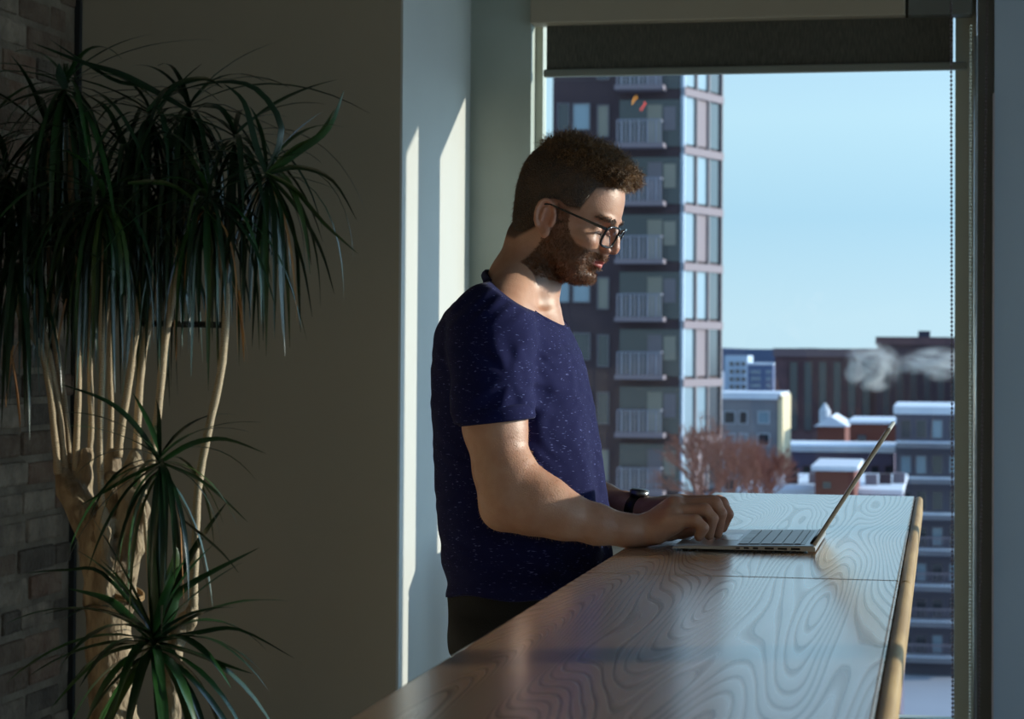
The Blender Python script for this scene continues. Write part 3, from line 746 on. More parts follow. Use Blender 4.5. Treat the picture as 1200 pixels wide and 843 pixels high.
# eyelashes
for s in (-1, 1):
    g = MB()
    for i in range(14):
        t = (i-6.5)/6.5; a = h3(.0835-.006*t*t, (.032+.0125*t)*s, -.0045+.002*t*t); b_ = a+Hv((.007, .003*t*s, -.004)); g.tube([a, b_], [.0004, .0001], 3)
    o_ = g.build('eyelashes', hairm, man); o_['kind'] = 'stuff'
armh = (BV[:, 0] > P(560, 500, 3.35).x) & (BV[:, 0] < P(735, 600, 3.38).x) & (BV[:, 2] < P(600, 500, 3.35).z) & (BV[:, 1] < 3.42)
strands('arm_hair', BV[armh], BN[armh], 2200, lambda p: np.full(len(p), .0055), .6, mat('fair_hair', srgb(200, 160, 112), .35), .00016, lambda p: np.tile(np.array((.5, 0, -.9)), (len(p), 1)), 12, K=2, lift=.3)

# --- t-shirt
sf = Field((P(498, 400, YM).x, 3.24, P(600, 725, YM).z), (P(722, 400, YM).x, 3.87, P(600, 310, YM).z), .0030)
zr_ = lambda py: P(600, py, YM).z
xr_ = lambda px, py: P(px, py, YM).x
srows = []
for py, xb_, xf_, hw in ((704, 529, 714, .160), (690, 529, 712.5, .163), (672, 526.5, 711.5, .164), (640, 522, 710.5, .162), (606, 518, 709, .160), (562, 514.5, 704, .160), (518, 513, 699, .164), (464, 511.5, 691, .172), (426, 512.5, 682, .178),
                         (404, 515, 673, .178), (387, 519, 663, .172), (370, 526, 652, .158), (357, 536, 640, .128), (346, 548, 630, .095)):
    srows.append((zr_(py), xr_(xb_, py), xr_(xf_, py), hw, YM))
sf.loft(srows, .02, 2.35)
for s, ysh, ycf in ((-1, 3.395, 3.355), (1, 3.705, 3.745)):
    dx = 0 if s < 0 else 6
    keep = sf.F; sf.F = np.full_like(keep, .08)
    sf.chain([A(574, 380, ysh), A(576, 420, ysh*.5+ycf*.5), A(576+dx*.5, 460, ycf), A(577+dx, 489, ycf-.004*s), A(577+dx, 520, ycf-.004*s)], [.062, .061, .0570, .0540, .0540], .03)
    pe = A(581+dx, 494, ycf); sn = np.array((.12, 0, -1.)); sn /= np.linalg.norm(sn)
    cc_ = sf.sub(sf.lo-1, sf.lo+9)[1]; hs = (cc_[0]-pe[0])*sn[0]+(cc_[2]-pe[2])*sn[2]
    g2 = np.maximum(sf.F, hs.astype(np.float32)); kk = .018; hh_ = np.maximum(kk-np.abs(keep-g2), 0)/kk; sf.F = np.minimum(keep, g2)-hh_*hh_*kk*.25*np.clip(-hs/.03, 0, 1).astype(np.float32)
    sf.cone(A(590, 352, YM+.07*s), A(578, 380, ysh), .034, .052, .04)
def folds(X, Y, Z):
    # sleeve creases fanning from the armpit and soft vertical drape below the chest
    x0, z0_ = xr_(632, 440), zr_(440)
    r = np.sqrt((X-x0)**2+(Z-z0_)**2+1e-6); th = np.arctan2(Z-z0_, X-x0)
    near = np.clip((3.60-Y)/.15, 0, 1)
    f = .0050*np.sin(th*8+14*r)*np.exp(-r/.08)*near*np.clip(r/.05-.2, 0, 1)
    drape = .0048*np.sin(Y*55+X*9+Z*6)*np.clip((zr_(450)-Z)/.15, 0, 1)*np.clip((X-xr_(600, 500))/.08, 0, 1)
    hem = .0030*np.sin(Z*95+X*16+Y*20+2*np.sin(X*22))*np.clip((zr_(620)-Z)/.06, 0, 1)
    col_ = .0016*np.sin((X-Z)*210+Y*30)*np.exp(-((Z-zr_(365))/.03)**2)
    small = .0010*np.sin(X*70+5*np.sin(Z*40))*np.sin(Z*60+4*np.sin(Y*35+X*20))
    return f+drape+hem+col_+small
sf.add(folds, sf.lo-1, sf.lo+9, 0, 'disp')
nkk = sf.sub(np.array((sf.lo[0], sf.lo[1], zr_(400))), sf.lo+9)
gs = (tri(sk, *nkk[1])-.0045).astype(np.float32); f_ = sf.F[nkk[0]]; kk = .008; hh_ = np.maximum(kk-np.abs(f_-gs), 0)/kk; sf.F[nkk[0]] = np.minimum(f_, gs)-hh_*hh_*kk*.25
# neckline plane, hem plane, cuffs
nb, nf = A(571, 318, YM), A(656, 378, YM); dn = nf-nb; pn = np.array((-dn[2], 0, dn[0])); pn /= np.linalg.norm(pn)
sl, c_ = sf.sub(sf.lo-1, sf.lo+9)
nce = (nb+nf)/2+pn*0; nu = dn/np.linalg.norm(dn)
lowp = (c_[0]-nb[0])*pn[0]+(c_[2]-nb[2])*pn[2]
nring = []
for i in range(64):
    a = 2*PI*i/64; d_ = nu*math.cos(a)+np.array((0, math.sin(a), 0)); t_ = np.linspace(.02, .14, 240)
    q_ = nce[None, :]+d_[None, :]*t_[:, None]; v_ = tri(sf, q_[:, 0], q_[:, 1], q_[:, 2]); k = int(np.argmax(v_ > 0)); nring.append(t_[k] if v_[k] > 0 else .075)
nring = np.array(nring)
for _ in range(4): nring = (np.roll(nring, 1)+nring*2+np.roll(nring, -1))/4
print('ring', nring.min(), nring.max())
nring = np.array([nce+(nu*math.cos(2*PI*i/64)+np.array((0, math.sin(2*PI*i/64), 0)))*nring[i] for i in range(64)])
sf.F = np.maximum(sf.F, lowp.astype(np.float32))
sf.F = np.maximum(sf.F, (zr_(692)-c_[2]+.004*np.sin(c_[0]*40)+.006*np.sin(c_[1]*23)).astype(np.float32))
shirtm = bpy.data.materials.new('navy_slub_jersey'); shirtm.use_nodes = True
def shirt_nodes(m):
    n, l = m.node_tree.nodes, m.node_tree.links; b = n['Principled BSDF']
    t = n.new('ShaderNodeTexCoord'); mp = n.new('ShaderNodeMapping'); mp.inputs['Scale'].default_value = (110, 110, 520); mp.inputs['Rotation'].default_value = (0, .35, 0)
    l.new(t.outputs['Object'], mp.inputs[0])
    v = n.new('ShaderNodeTexNoise'); v.inputs['Scale'].default_value = 1; v.inputs['Detail'].default_value = 1.5; l.new(mp.outputs[0], v.inputs['Vector'])
    r = n.new('ShaderNodeValToRGB'); r.color_ramp.elements[0].position = .665; r.color_ramp.elements[1].position = .72; l.new(v.outputs['Fac'], r.inputs[0])
    mx = n.new('ShaderNodeMix'); mx.data_type = 'RGBA'; mx.inputs['A'].default_value = (*srgb(12, 16, 66), 1); mx.inputs['B'].default_value = (*srgb(92, 98, 150), 1)
    l.new(r.outputs[0], mx.inputs['Factor']); l.new(mx.outputs['Result'], b.inputs['Base Color'])
    b.inputs['Roughness'].default_value = .9; b.inputs['Sheen Weight'].default_value = .04; b.inputs['Specular IOR Level'].default_value = .2
    nb_ = n.new('ShaderNodeTexNoise'); nb_.inputs['Scale'].default_value = 900; l.new(t.outputs['Object'], nb_.inputs['Vector'])
    bp = n.new('ShaderNodeBump'); bp.inputs['Strength'].default_value = .25; bp.inputs['Distance'].default_value = .002; l.new(nb_.outputs['Fac'], bp.inputs['Height']); l.new(bp.outputs[0], b.inputs['Normal'])
shirt_nodes(shirtm)
shirt, SV = sf.mesh('t_shirt', shirtm, man, relax=2)
# neck rib and rolled cuffs follow the cloth
def ring_on(field, c, u, v, r0, n=48, cap=.12):
    out = []
    for i in range(n):
        a = 2*PI*i/n; d = u*math.cos(a)+v*math.sin(a); rs_ = np.linspace(.01, cap, 120)
        q = field.at(c[None, :]+d[None, :]*rs_[:, None]); k = np.argmax(q > 0); out.append(rs_[k] if q[k] > 0 else cap)
    out = np.array(out)
    for _ in range(3): out = (np.roll(out, 1)+out*2+np.roll(out, -1))/4
    return [c+(u*math.cos(2*PI*i/n)+v*math.sin(2*PI*i/n))*(out[i]+r0) for i in range(n)]
vs = []; fs = []; nn_ = len(nring); cen = nring.mean(0)
for i, q in enumerate(nring):
    o_ = q-cen; o_ -= pn*o_.dot(pn); o_ /= np.linalg.norm(o_)
    for k in range(8): vs.append(q+o_*(-.0002+.0030*math.cos(k*PI/4))+pn*(-.0050+.0068*math.sin(k*PI/4)))
for i in range(nn_):
    for k in range(8): fs.append((i*8+k, ((i+1) % nn_)*8+k, ((i+1) % nn_)*8+(k+1) % 8, i*8+(k+1) % 8))
from_py('neck_rib', vs, fs, shirtm, shirt, True)
for s, ycf, dx in ((-1, 3.355, 0), (1, 3.745, 6)):
    ax_ = sn = np.array((.12, 0, -1.)); ax_ = sn/np.linalg.norm(sn); cpt = A(582+dx, 492, ycf-.001)
    u = np.array((1, 0, .12)); u /= np.linalg.norm(u); v = np.array((0, 1, 0.)); rad = .0597
    rings = []
    for t, r0 in ((-.020, -.001), (-.0185, .0022), (-.008, .0030), (.002, .0032), (.0045, .0005), (.003, -.0035), (-.014, -.0045)):
        rings.append([cpt+ax_*t+(u*math.cos(2*PI*i/40)*(rad+r0)*.985+v*math.sin(2*PI*i/40)*(rad+r0)) for i in range(40)])
    vs = [q for R_ in rings for q in R_]; fs = [(i*40+j, i*40+(j+1) % 40, (i+1)*40+(j+1) % 40, (i+1)*40+j) for i in range(len(rings)-1) for j in range(40)]
    from_py('rolled_cuff', vs, fs, shirtm, shirt, True)
# --- trousers and shoes
tf = Field((P(498, 400, YM).x-.05, 3.28, .03), (P(735, 400, YM).x+.1, 3.82, zr_(655)), .006)
tr = []
for py, xb_, xf_, hw in ((655, 533, 700, .140), (690, 531, 704, .150), (720, 529.5, 705, .163), (760, 534, 706, .170)):
    tr.append((zr_(py), xr_(xb_, py), xr_(xf_, py), hw, YM))
tf.loft(tr, .02, 2.4)
hipx = xr_(618, 760); hz0 = zr_(770)
for s in (-1, 1):
    tf.chain([np.array((hipx, YM+.085*s, hz0)), np.array((hipx+.015, YM+.095*s, .52)), np.array((hipx-.02, YM+.10*s, .09))], [.098, .072, .058], .03)
sl, c_ = tf.sub(tf.lo-1, tf.lo+9)
tf.F += (.003*np.sin(c_[2]*70+c_[0]*30)*np.sin(c_[1]*40)).astype(np.float32)
tf.mesh('trousers', mat('black_denim', srgb(11, 11, 14), .85, bump=.2, bscale=400), man, relax=2)
shm = mat('black_shoe', (.012, .012, .013), .5); som = mat('shoe_sole', (.1, .1, .1), .7)
for s in (-1, 1):
    f = Field((hipx-.16, YM+.10*s-.07, -.0), (hipx+.22, YM+.10*s+.07, .16), .004)
    y_ = YM+.10*s
    f.cone((hipx-.04, y_, .055), (hipx+.10, y_, .038), .040, .036, .02); f.cone((hipx-.02, y_, .08), (hipx-.02, y_, .12), .045, .046, .03); f.cone((hipx+.1, y_, .036), (hipx+.15, y_, .032), .038, .028, .02)
    sl, c_ = f.sub(f.lo-1, f.lo+9); f.F = np.maximum(f.F, (.018-c_[2]).astype(np.float32))
    sh, _ = f.mesh('shoe', shm, man)
    MB().tube([(hipx+.035, y_, 0), (hipx+.035, y_, .02)], .05, 28).build('sole', som, sh)
    so = sh.children[0]; so.data.transform(Matrix.Translation((hipx+.035, y_, 0)) @ Matrix.Diagonal((2.45, .95, 1, 1)) @ Matrix.Translation((-hipx-.035, -y_, 0)))

# --- glasses
gl = empty('eyeglasses', tuple(h3(.1, 0, .02)), 'black rectangular eyeglasses worn by the man', 'glasses')
gfm = mat('glossy_black_acetate', (.008, .008, .010), .22, coat=.5); lens = glass_mat('lens', (.88, .90, .93))
tilt = -.12
for s in (-1, 1):
    cx_, cy_, cz_ = .1085, .0330*s, -.0035
    pts = []
    for i in range(36):
        a = 2*PI*i/36; q = lambda t: math.copysign(abs(t)**.55, t)
        yy, zz = .0262*q(math.cos(a)), .0190*q(math.sin(a))
        xx = cx_-.010*((cy_+yy)/.06)**2+zz*math.sin(-tilt)*1.2
        pts.append(h3(xx, cy_+yy, cz_+zz))
    g = MB(); g.tube(pts+[pts[0], pts[1]], .0021, 6); g.build('rim', gfm, gl, True)
    c_ = sum(pts)/36; from_py('lens', [c_]+pts, [(0, i+1, (i+1) % 36+1) for i in range(36)], lens, gl)
    hin = h3(.1000, .0585*s, .0085); mid = h3(.055, .0745*s, .0105); ear = h3(-.006, .0790*s, .0125); end = h3(-.028, .0740*s, -.004)
    g = MB()
    prs = [hin, h3(.094, .0655*s, .0088), mid, ear, h3(-.018, .0775*s, .0085), end]; hgt = [.0052, .0048, .0036, .0026, .0026, .003]
    upv = Hv((0, 0, 1)); sid = Hv((0, s*1.0, 0))
    for p_, h_ in zip(prs, hgt):
        for (a, b_) in ((-1, 0), (1, 0), (1, 1), (-1, 1)): g.v.append(tuple(p_+upv*h_*.5*a+sid*.0022*b_))
    n_ = len(prs)
    for i in range(n_-1):
        for k in range(4): g.f.append((i*4+k, i*4+(k+1) % 4, (i+1)*4+(k+1) % 4, (i+1)*4+k))
    g.f += [(0, 1, 2, 3), tuple((n_-1)*4+k for k in (3, 2, 1, 0))]
    g.build('temple', gfm, gl)
    MB().ball(h3(.1010, .058*s, .0105), .0011, 6, 5).build('rivet', M['metal'], gl)
MB().tube([h3(.1095, -.0075, .003), h3(.1115, 0, .0050), h3(.1095, .0075, .003)], .0019, 6).build('bridge', gfm, gl, True)
# --- watch on the far wrist
wc = A(748, 597, 3.654); wa = A(735, 594.5, 3.665); wb = A(754, 599, 3.645); ax_ = (wb-wa)/np.linalg.norm(wb-wa)
wt = empty('wristwatch', tuple(wc), 'black wristwatch with a silver case on the far wrist of the man', 'watch')
u = np.cross(ax_, (0, 0, 1)); u /= np.linalg.norm(u); v = np.cross(u, ax_)
wc2 = wa*.35+wb*.65
rings = []
for t, r in ((-.010, .0225), (-.009, .0252), (.009, .0248), (.010, .0222)):
    rings.append([wc2+ax_*t+(u*math.cos(2*PI*i/32)+v*math.sin(2*PI*i/32)*.98)*r for i in range(32)])
vs = [q for R_ in rings for q in R_]; fs = [(i*32+j, i*32+(j+1) % 32, (i+1)*32+(j+1) % 32, (i+1)*32+j) for i in range(3) for j in range(32)]
from_py('strap', vs, fs, M['black'], wt, True)
up = -v if v[2] < 0 else v
MB().tube([wc2+up*.024, wc2+up*.0335], .0165, 24).build('case', M['metal'], wt, True)
MB().tube([wc2+up*.0335, wc2+up*.0345], .0145, 24).build('dial', M['black'], wt, True)
# ------------------------------------------------------------------ the dragon tree on the left
YP = 4.95
pr = random.Random(21)
plant = empty('potted_plant', tuple(Vector((P(140, 700, YP).x, YP, 0))), 'tall many-stemmed dragon tree with drooping strap leaves in front of the brick corner', 'plant')
bark = mat('pale_bark', srgb(184, 164, 136), .75, srgb(120, 100, 78), 24, .9, 90, stretch=(1, 1, .35), dist=.012)
canem = bpy.data.materials.new('ringed_cane'); canem.use_nodes = True
def cane_nodes(m):
    n, l = m.node_tree.nodes, m.node_tree.links; b = n['Principled BSDF']
    t = n.new('ShaderNodeTexCoord'); wv = n.new('ShaderNodeTexWave'); wv.bands_direction = 'Z'; wv.inputs['Scale'].default_value = 85; wv.inputs['Distortion'].default_value = 9; wv.inputs['Detail'].default_value = 2
    l.new(t.outputs['Object'], wv.inputs['Vector'])
    r = n.new('ShaderNodeValToRGB'); r.color_ramp.elements[0].color = (*srgb(166, 144, 116), 1); r.color_ramp.elements[1].color = (*srgb(204, 184, 154), 1); l.new(wv.outputs['Fac'], r.inputs[0]); l.new(r.outputs[0], b.inputs['Base Color'])
    b.inputs['Roughness'].default_value = .7
    bp = n.new('ShaderNodeBump'); bp.inputs['Strength'].default_value = .5; bp.inputs['Distance'].default_value = .002; l.new(wv.outputs['Fac'], bp.inputs['Height']); l.new(bp.outputs[0], b.inputs['Normal'])
cane_nodes(canem)
leafms = [mat('leaf_green', srgb(40, 78, 34), .30, srgb(24, 54, 26), 6, spec=.6), mat('leaf_dark', srgb(26, 54, 28), .28, srgb(18, 40, 22), 6, spec=.6), mat('leaf_olive', srgb(66, 88, 40), .36, srgb(38, 60, 28), 6)]
drym = mat('leaf_dry', srgb(170, 120, 66), .7, srgb(120, 78, 40), 12)
Q = lambda px, py, dy=0: P(px, py, YP+dy)
tf_ = Field(Vector((Q(40, 700).x, YP-.22, .30)), Vector((Q(260, 500).x, YP+.22, Q(0, 500).z)), .0055)
def tch(pts, rs, dy=0, k=.02): tf_.chain([np.array(Q(x, y, dy)) for x, y in pts], rs, k)
tch([(140, 960), (134, 860), (128, 760), (122, 700), (114, 650), (104, 612)], [.062, .058, .052, .046, .038, .036])
tch([(128, 752), (140, 700), (147, 668), (146, 640)], [.044, .036, .028, .026], -.01)
tch([(104, 615), (92, 594), (80, 574), (74, 556)], [.034, .030, .026, .020], .0)
tch([(106, 618), (100, 590), (98, 560), (102, 532)], [.026, .020, .018, .016], .03)
tch([(122, 700), (124, 660), (122, 620), (120, 600)], [.024, .022, .020, .014], -.05)
tch([(133, 680), (134, 640), (133, 590), (130, 550), (133, 534)], [.022, .022, .020, .020, .018], .02)
tch([(147, 655), (148, 610), (150, 560), (160, 534)], [.024, .021, .022, .018], -.01)
tch([(146, 660), (158, 640), (166, 600), (164, 560)], [.026, .022, .016, .012], -.02)
tch([(202, 960), (202, 800), (203, 768), (210, 740), (222, 728), (226, 712)], [.020, .020, .018, .020, .016, .013], -.03)
tch([(212, 740), (213, 722)], [.013, .010], -.03, .01)
for kx, ky in ((96, 600), (110, 640), (127, 646), (140, 690), (150, 575), (160, 548), (131, 560), (84, 572), (120, 612)):
    tf_.ell(np.array(Q(kx, ky, -.025)), (.022, .022, .016), .012)
sl, c_ = tf_.sub(tf_.lo-1, tf_.lo+9)
tf_.F += (.0022*np.sin(c_[0]*150+4*np.sin(c_[2]*30))*np.sin(c_[2]*70+c_[1]*90)).astype(np.float32)
tf_.mesh('trunk', bark, plant, relax=1)
canes = [([(68, 556), (64, 510), (58, 455), (47, 408), (24, 370), (15, 320)], .0095, -.02), ([(76, 556), (69, 480), (56, 410), (44, 360), (30, 260), (8, 205)], .009, .0), ([(81, 556), (79, 505), (69, 430), (62, 380), (58, 300), (56, 160)], .009, .03),
         ([(87, 566), (90, 508), (92, 440), (92, 360), (84, 240), (77, 108)], .009, .02), ([(121, 618), (117, 531), (120, 426), (119, 390), (120, 300), (121, 240)], .0085, -.05),
         ([(104, 535), (107, 500), (105, 426), (104, 340), (80, 240)], .008, .05), ([(128, 540), (130, 480), (129, 431), (134, 350), (170, 165)], .008, .03), ([(138, 536), (143, 497), (152, 442), (160, 380), (180, 250)], .010, .0),
         ([(160, 532), (163, 463), (170, 398), (184, 340), (200, 214)], .010, .03), ([(176, 545), (185, 484), (193, 400), (198, 370), (212, 280), (220, 160)], .0105, .0), ([(226, 715), (229, 640), (232, 573), (244, 505), (258, 440), (264, 380), (262, 320), (242, 240)], .0105, -.03),
         ([(176, 735), (176, 700), (172, 640), (168, 590)], .006, -.04), ([(262, 330), (285, 260), (312, 208)], .008, -.02), ([(120, 390), (140, 300), (170, 252)], .008, .08)]
for pts, r, dy in canes:
    w_ = [Q(x, y, dy) for x, y in pts]; sm = []
    for i in range(len(w_)-1):
        a0, a1, a2, a3 = w_[max(i-1, 0)], w_[i], w_[i+1], w_[min(i+2, len(w_)-1)]
        for k in range(4):
            t = k/4; sm.append(a1*1.0+(a2-a0)*.5*t+(a0*2-a1*5+a2*4-a3)*.5*t*t+(-a0+a1*3-a2*3+a3)*.5*t**3)
    sm.append(w_[-1])
    MB().tube(sm, [r*.92*(1.15 if i < 2 else 1)*(1+.06*math.sin(i*2.3))*(.6 if i > len(sm)-3 else 1) for i in range(len(sm))], 9).build('cane', canem, plant, True)
def leaf_geo(c, az, el, L, wd, droop, seed, xmin=XB+.02):
    r_ = random.Random(seed); pos = Vector(c); pts = []; ns = 9; e_ = el; a_ = az
    vs = []
    for i in range(ns+1):
        t = i/ns
        d = Vector((math.cos(a_)*math.cos(e_), math.sin(a_)*math.cos(e_), math.sin(e_)))
        if i: pos = pos+d*(L/ns)
        pos.x = max(pos.x, xmin); pos.y = min(pos.y, YD-.02)
        wv = wd*(.55+.45*min(t*5, 1))*(1-max(0, (t-.45)/.55)**1.6)+.0003
        s_ = Vector((-math.sin(a_), math.cos(a_), 0)); tw = r_.uniform(-.1, .1)+t*.3*math.sin(seed)
        nrm = s_.cross(d); s2 = s_*math.cos(tw)+nrm*math.sin(tw); n2 = s2.cross(d)
        vs += [pos+s2*wv, pos-n2*wv*-.28, pos-s2*wv]
        e_ -= droop*(1.2-.5*t)/ns*max(.15, math.cos(e_)*.9+.25) if e_ > -1.5 else 0
        a_ += r_.uniform(-.05, .05)
    fs = []
    for i in range(ns):
        b = i*3; fs += [(b, b+1, b+4, b+3), (b+1, b+2, b+5, b+4)]
    return vs, fs
def rosette(px, py, dy, N, Lm, parts, seed, wd=.0062, dry=.03, up=.9, m_=None, sag=1.0):
    r_ = random.Random(seed); c = Q(px, py, dy); big = MB()
    for i in range(N):
        t = (i+.5)/N
        el = up-2.0*t+r_.uniform(-.2, .2)           # young leaves upright, old ones hang
        az = i*2.399+r_.uniform(-.3, .3)
        L = Lm*r_.uniform(.7, 1.15)*(1.0 if t > .12 else .7)
        dr = (r_.uniform(1.3, 2.6) if t > .2 else r_.uniform(.5, 1.5))*sag
        dead = r_.random() < dry and t > .6
        cc = c+Vector((0, 0, .02-.05*t))
        vs, fs = leaf_geo(cc, az, el, L, wd*r_.uniform(.75, 1.2)*(.6 if dead else 1), dr, seed*1000+i)
        if parts: from_py('leaf', vs, fs, drym if dead else (m_ or leafms[r_.choice((0, 0, 1, 1, 2))]), plant, True)
        else:
            b = len(big.v); big.v += [tuple(v) for v in vs]; big.f += [tuple(b+k for k in f) for f in fs]
    if not parts:
        o = big.build('foliage', leafms[1], plant, True); o['kind'] = 'stuff'
for a in ((121, 237, -.14, 58, .40, True, 1), (313, 204, -.04, 42, .37, True, 2), (242, 236, -.10, 54, .38, True, 3), (77, 104, -.02, 44, .44, True, 4),
          (176, 137, .02, 52, .44, False, 5), (222, 130, .04, 52, .42, False, 6), (8, 205, .0, 46, .40, False, 7), (18, 310, -.10, 30, .36, False, 8), (56, 160, .04, 46, .42, False, 9), (180, 250, .06, 50, .40, False, 10), (200, 214, .06, 50, .40, False, 11), (80, 240, .06, 46, .40, False, 12), (150, 190, .0, 44, .42, False, 15), (275, 165, .02, 40, .40, False, 16), (30, 250, -.05, 40, .40, False, 17)):
    rosette(*a, dry=.06)
rosette(188, 542, -.16, 40, .34, True, 13, .0062, up=1.0, sag=.85)
rosette(181, 752, -.20, 52, .36, True, 14, .0120, up=1.45, sag=.55)
def path_leaf(pts, wd, m, dy=-.15):
    w_ = [Q(x, y, dy) for x, y in pts]; n_ = 12; P_ = []
    for i in range(n_+1):
        t = i/n_*(len(w_)-1); k = min(int(t), len(w_)-2); u = t-k
        a0, a1, a2, a3 = w_[max(k-1, 0)], w_[k], w_[k+1], w_[min(k+2, len(w_)-1)]
        P_.append(a1+(a2-a0)*.5*u+(a0*2-a1*5+a2*4-a3)*.5*u*u+(-a0+a1*3-a2*3+a3)*.5*u**3)
    vs, fs = [], []
    for i, p in enumerate(P_):
        d = (P_[min(i+1, n_)]-P_[max(i-1, 0)]).normalized(); s_ = Vector((0, .75, .0))+Vector((d.z, 0, -d.x))*.75; s_ = (s_-d*s_.dot(d)).normalized(); nn = s_.cross(d)
        t = i/n_; wv = wd*(.55+.45*min(t*5, 1))*(1-max(0, (t-.45)/.55)**1.6)+.0003
        vs += [p+s_*wv, p+nn*wv*.3, p-s_*wv]
        if i < n_: b = i*3; fs += [(b, b+1, b+4, b+3), (b+1, b+2, b+5, b+4)]
    from_py('leaf', vs, fs, m, plant, True)
LG, LK, LO = leafms
for pts, wd, m in (([(313, 204), (350, 178), (385, 150), (403, 106)], .009, LG), ([(313, 204), (345, 175), (372, 160), (392, 128)], .008, LO), ([(313, 204), (350, 196), (390, 212), (418, 258)], .007, LK), ([(313, 204), (345, 222), (380, 262), (420, 298)], .009, LG), ([(313, 204), (345, 240), (375, 290), (392, 345)], .008, LK),
                   ([(313, 204), (335, 250), (355, 310), (366, 372)], .008, LK), ([(313, 204), (330, 150), (300, 104), (255, 96), (200, 108)], .008, LK), ([(313, 204), (300, 170), (286, 120), (262, 98)], .008, LK), ([(150, 215), (190, 214), (222, 230), (262, 268)], .007, LG), ([(222, 130), (150, 90), (100, 74), (38, 50)], .009, LK),
                   ([(222, 130), (170, 102), (130, 92), (58, 46)], .007, LK), ([(172, 130), (205, 100), (240, 92), (262, 104)], .007, LK), ([(77, 104), (72, 92), (70, 84), (69, 74)], .012, LK), ([(77, 104), (50, 108), (20, 116), (-6, 130)], .006, LK), ([(188, 542), (225, 520), (265, 515), (312, 532)], .008, LG), ([(188, 542), (160, 500), (125, 470), (70, 450)], .007, LK),
                   ([(188, 542), (230, 560), (262, 585), (290, 612)], .007, LG), ([(188, 542), (150, 560), (125, 575), (95, 592)], .007, LG), ([(181, 752), (200, 720), (215, 690), (304, 642)], .014, LG), ([(181, 752), (192, 700), (205, 660), (206, 640)], .015, LO), ([(181, 752), (230, 742), (280, 738), (345, 772)], .008, LK), ([(181, 752), (150, 722), (125, 702), (80, 690)], .011, LG),
                   ([(181, 752), (130, 762), (95, 790), (60, 830)], .012, LG), ([(181, 752), (225, 765), (260, 778), (296, 790)], .010, LG), ([(176, 735), (120, 672), (80, 668), (30, 672)], .005, LK), ([(215, 610), (240, 630), (262, 650), (280, 672)], .006, LK)):
    path_leaf(pts, wd, m)
# dead leaf tips hanging under the canopy
for i, (px, py, L) in enumerate(((8, 400, .19), (12, 410, .2), (16, 405, .15), (22, 400, .1), (205, 375, .1), (272, 330, .2), (280, 340, .17), (78, 350, .16))):
    vs, fs = leaf_geo(Q(px, py, -.16), 1.3*i, -1.2, L, .0035, .6, 900+i); from_py('leaf', vs, fs, drym, plant, True)
a, b_ = Q(160, 379, .06), Q(262, 381, .0)
MB().tube([a, b_], .0075, 6).build('tie_bar', M['black'], plant)
tw = []
c0_ = Q(148, 697, -.01)
for i in range(25): a_ = 2*PI*i/24; tw.append(c0_+Vector((.040*math.cos(a_), .044*math.sin(a_), -.012*math.cos(a_)+.006*math.sin(a_))))
for dz in (0, .007): MB().tube([p+Vector((0, 0, dz)) for p in tw], .0035, 6).build('twine', mat('jute_twine', srgb(150, 120, 84), .9), plant, True)
# the pot stands below the picture's lower edge
pc = (P(140, 700, YP).x, YP)
pot = MB(); prof = [(.0, .005), (.19, .005), (.20, .02), (.25, .40), (.265, .42), (.265, .45), (.245, .45), (.24, .40), (.0, .39)]
n_ = 36
for r_, z_ in prof:
    for k in range(n_): pot.v.append((pc[0]+max(r_, .001)*math.cos(2*PI*k/n_), pc[1]+max(r_, .001)*math.sin(2*PI*k/n_), z_))
for i in range(len(prof)-1):
    for k in range(n_): pot.f.append((i*n_+k, i*n_+(k+1) % n_, (i+1)*n_+(k+1) % n_, (i+1)*n_+k))
pot.build('pot', mat('dark_glazed_pot', (.03, .03, .032), .35), plant, True)
MB().tube([(pc[0], pc[1], .385), (pc[0], pc[1], .405)], .238, 32).build('soil', mat('soil', (.03, .02, .014), .95, bump=.8, bscale=60), plant)
# ------------------------------------------------------------------ the city outside
GZ = -24.0
snow = mat('snow', (.74, .78, .86), .7, (.56, .60, .70), .05, .2, .6); snow2 = mat('roof_snow', (.80, .83, .90), .7, (.66, .70, .80), .3)
brickd = mat('dark_brick', srgb(64, 51, 58), .9, srgb(72, 57, 62), .8); brickp = mat('plum_brick', srgb(104, 76, 78), .9, srgb(92, 68, 72), .6); maroon = mat('maroon_brick', srgb(112, 62, 52), .9)
greyc = mat('grey_concrete', srgb(132, 130, 136), .9, srgb(120, 118, 126), .4); sunlit = mat('sunlit_render', srgb(214, 196, 160), .8); paleb_ = mat('pale_blue_cladding', srgb(180, 196, 214), .7)
wing = mat('window_dark', (.03, .035, .045), .12, spec=.8); winb = mat('window_sky', (.22, .30, .36), .12, spec=.8); curt = mat('curtain', srgb(138, 134, 124), .8); white = mat('white_paint', (.55, .57, .62), .6); railm = mat('grey_rail', (.24, .24, .30), .6); bandm = mat('pale_band', srgb(126, 114, 122), .7)
struct(box('ground', (-2500, 40, GZ-1), (2500, 4000, GZ), mat('snowy_streets', (.40, .42, .48), .8, (.24, .25, .30), .02)))
def rect(x0, y0, x1, y1, Y):
    a, b = P(x0, (y0+y1)/2, Y), P(x1, (y0+y1)/2, Y); return a.x, b.x, P((x0+x1)/2, y1, Y).z, P((x0+x1)/2, y0, Y).z
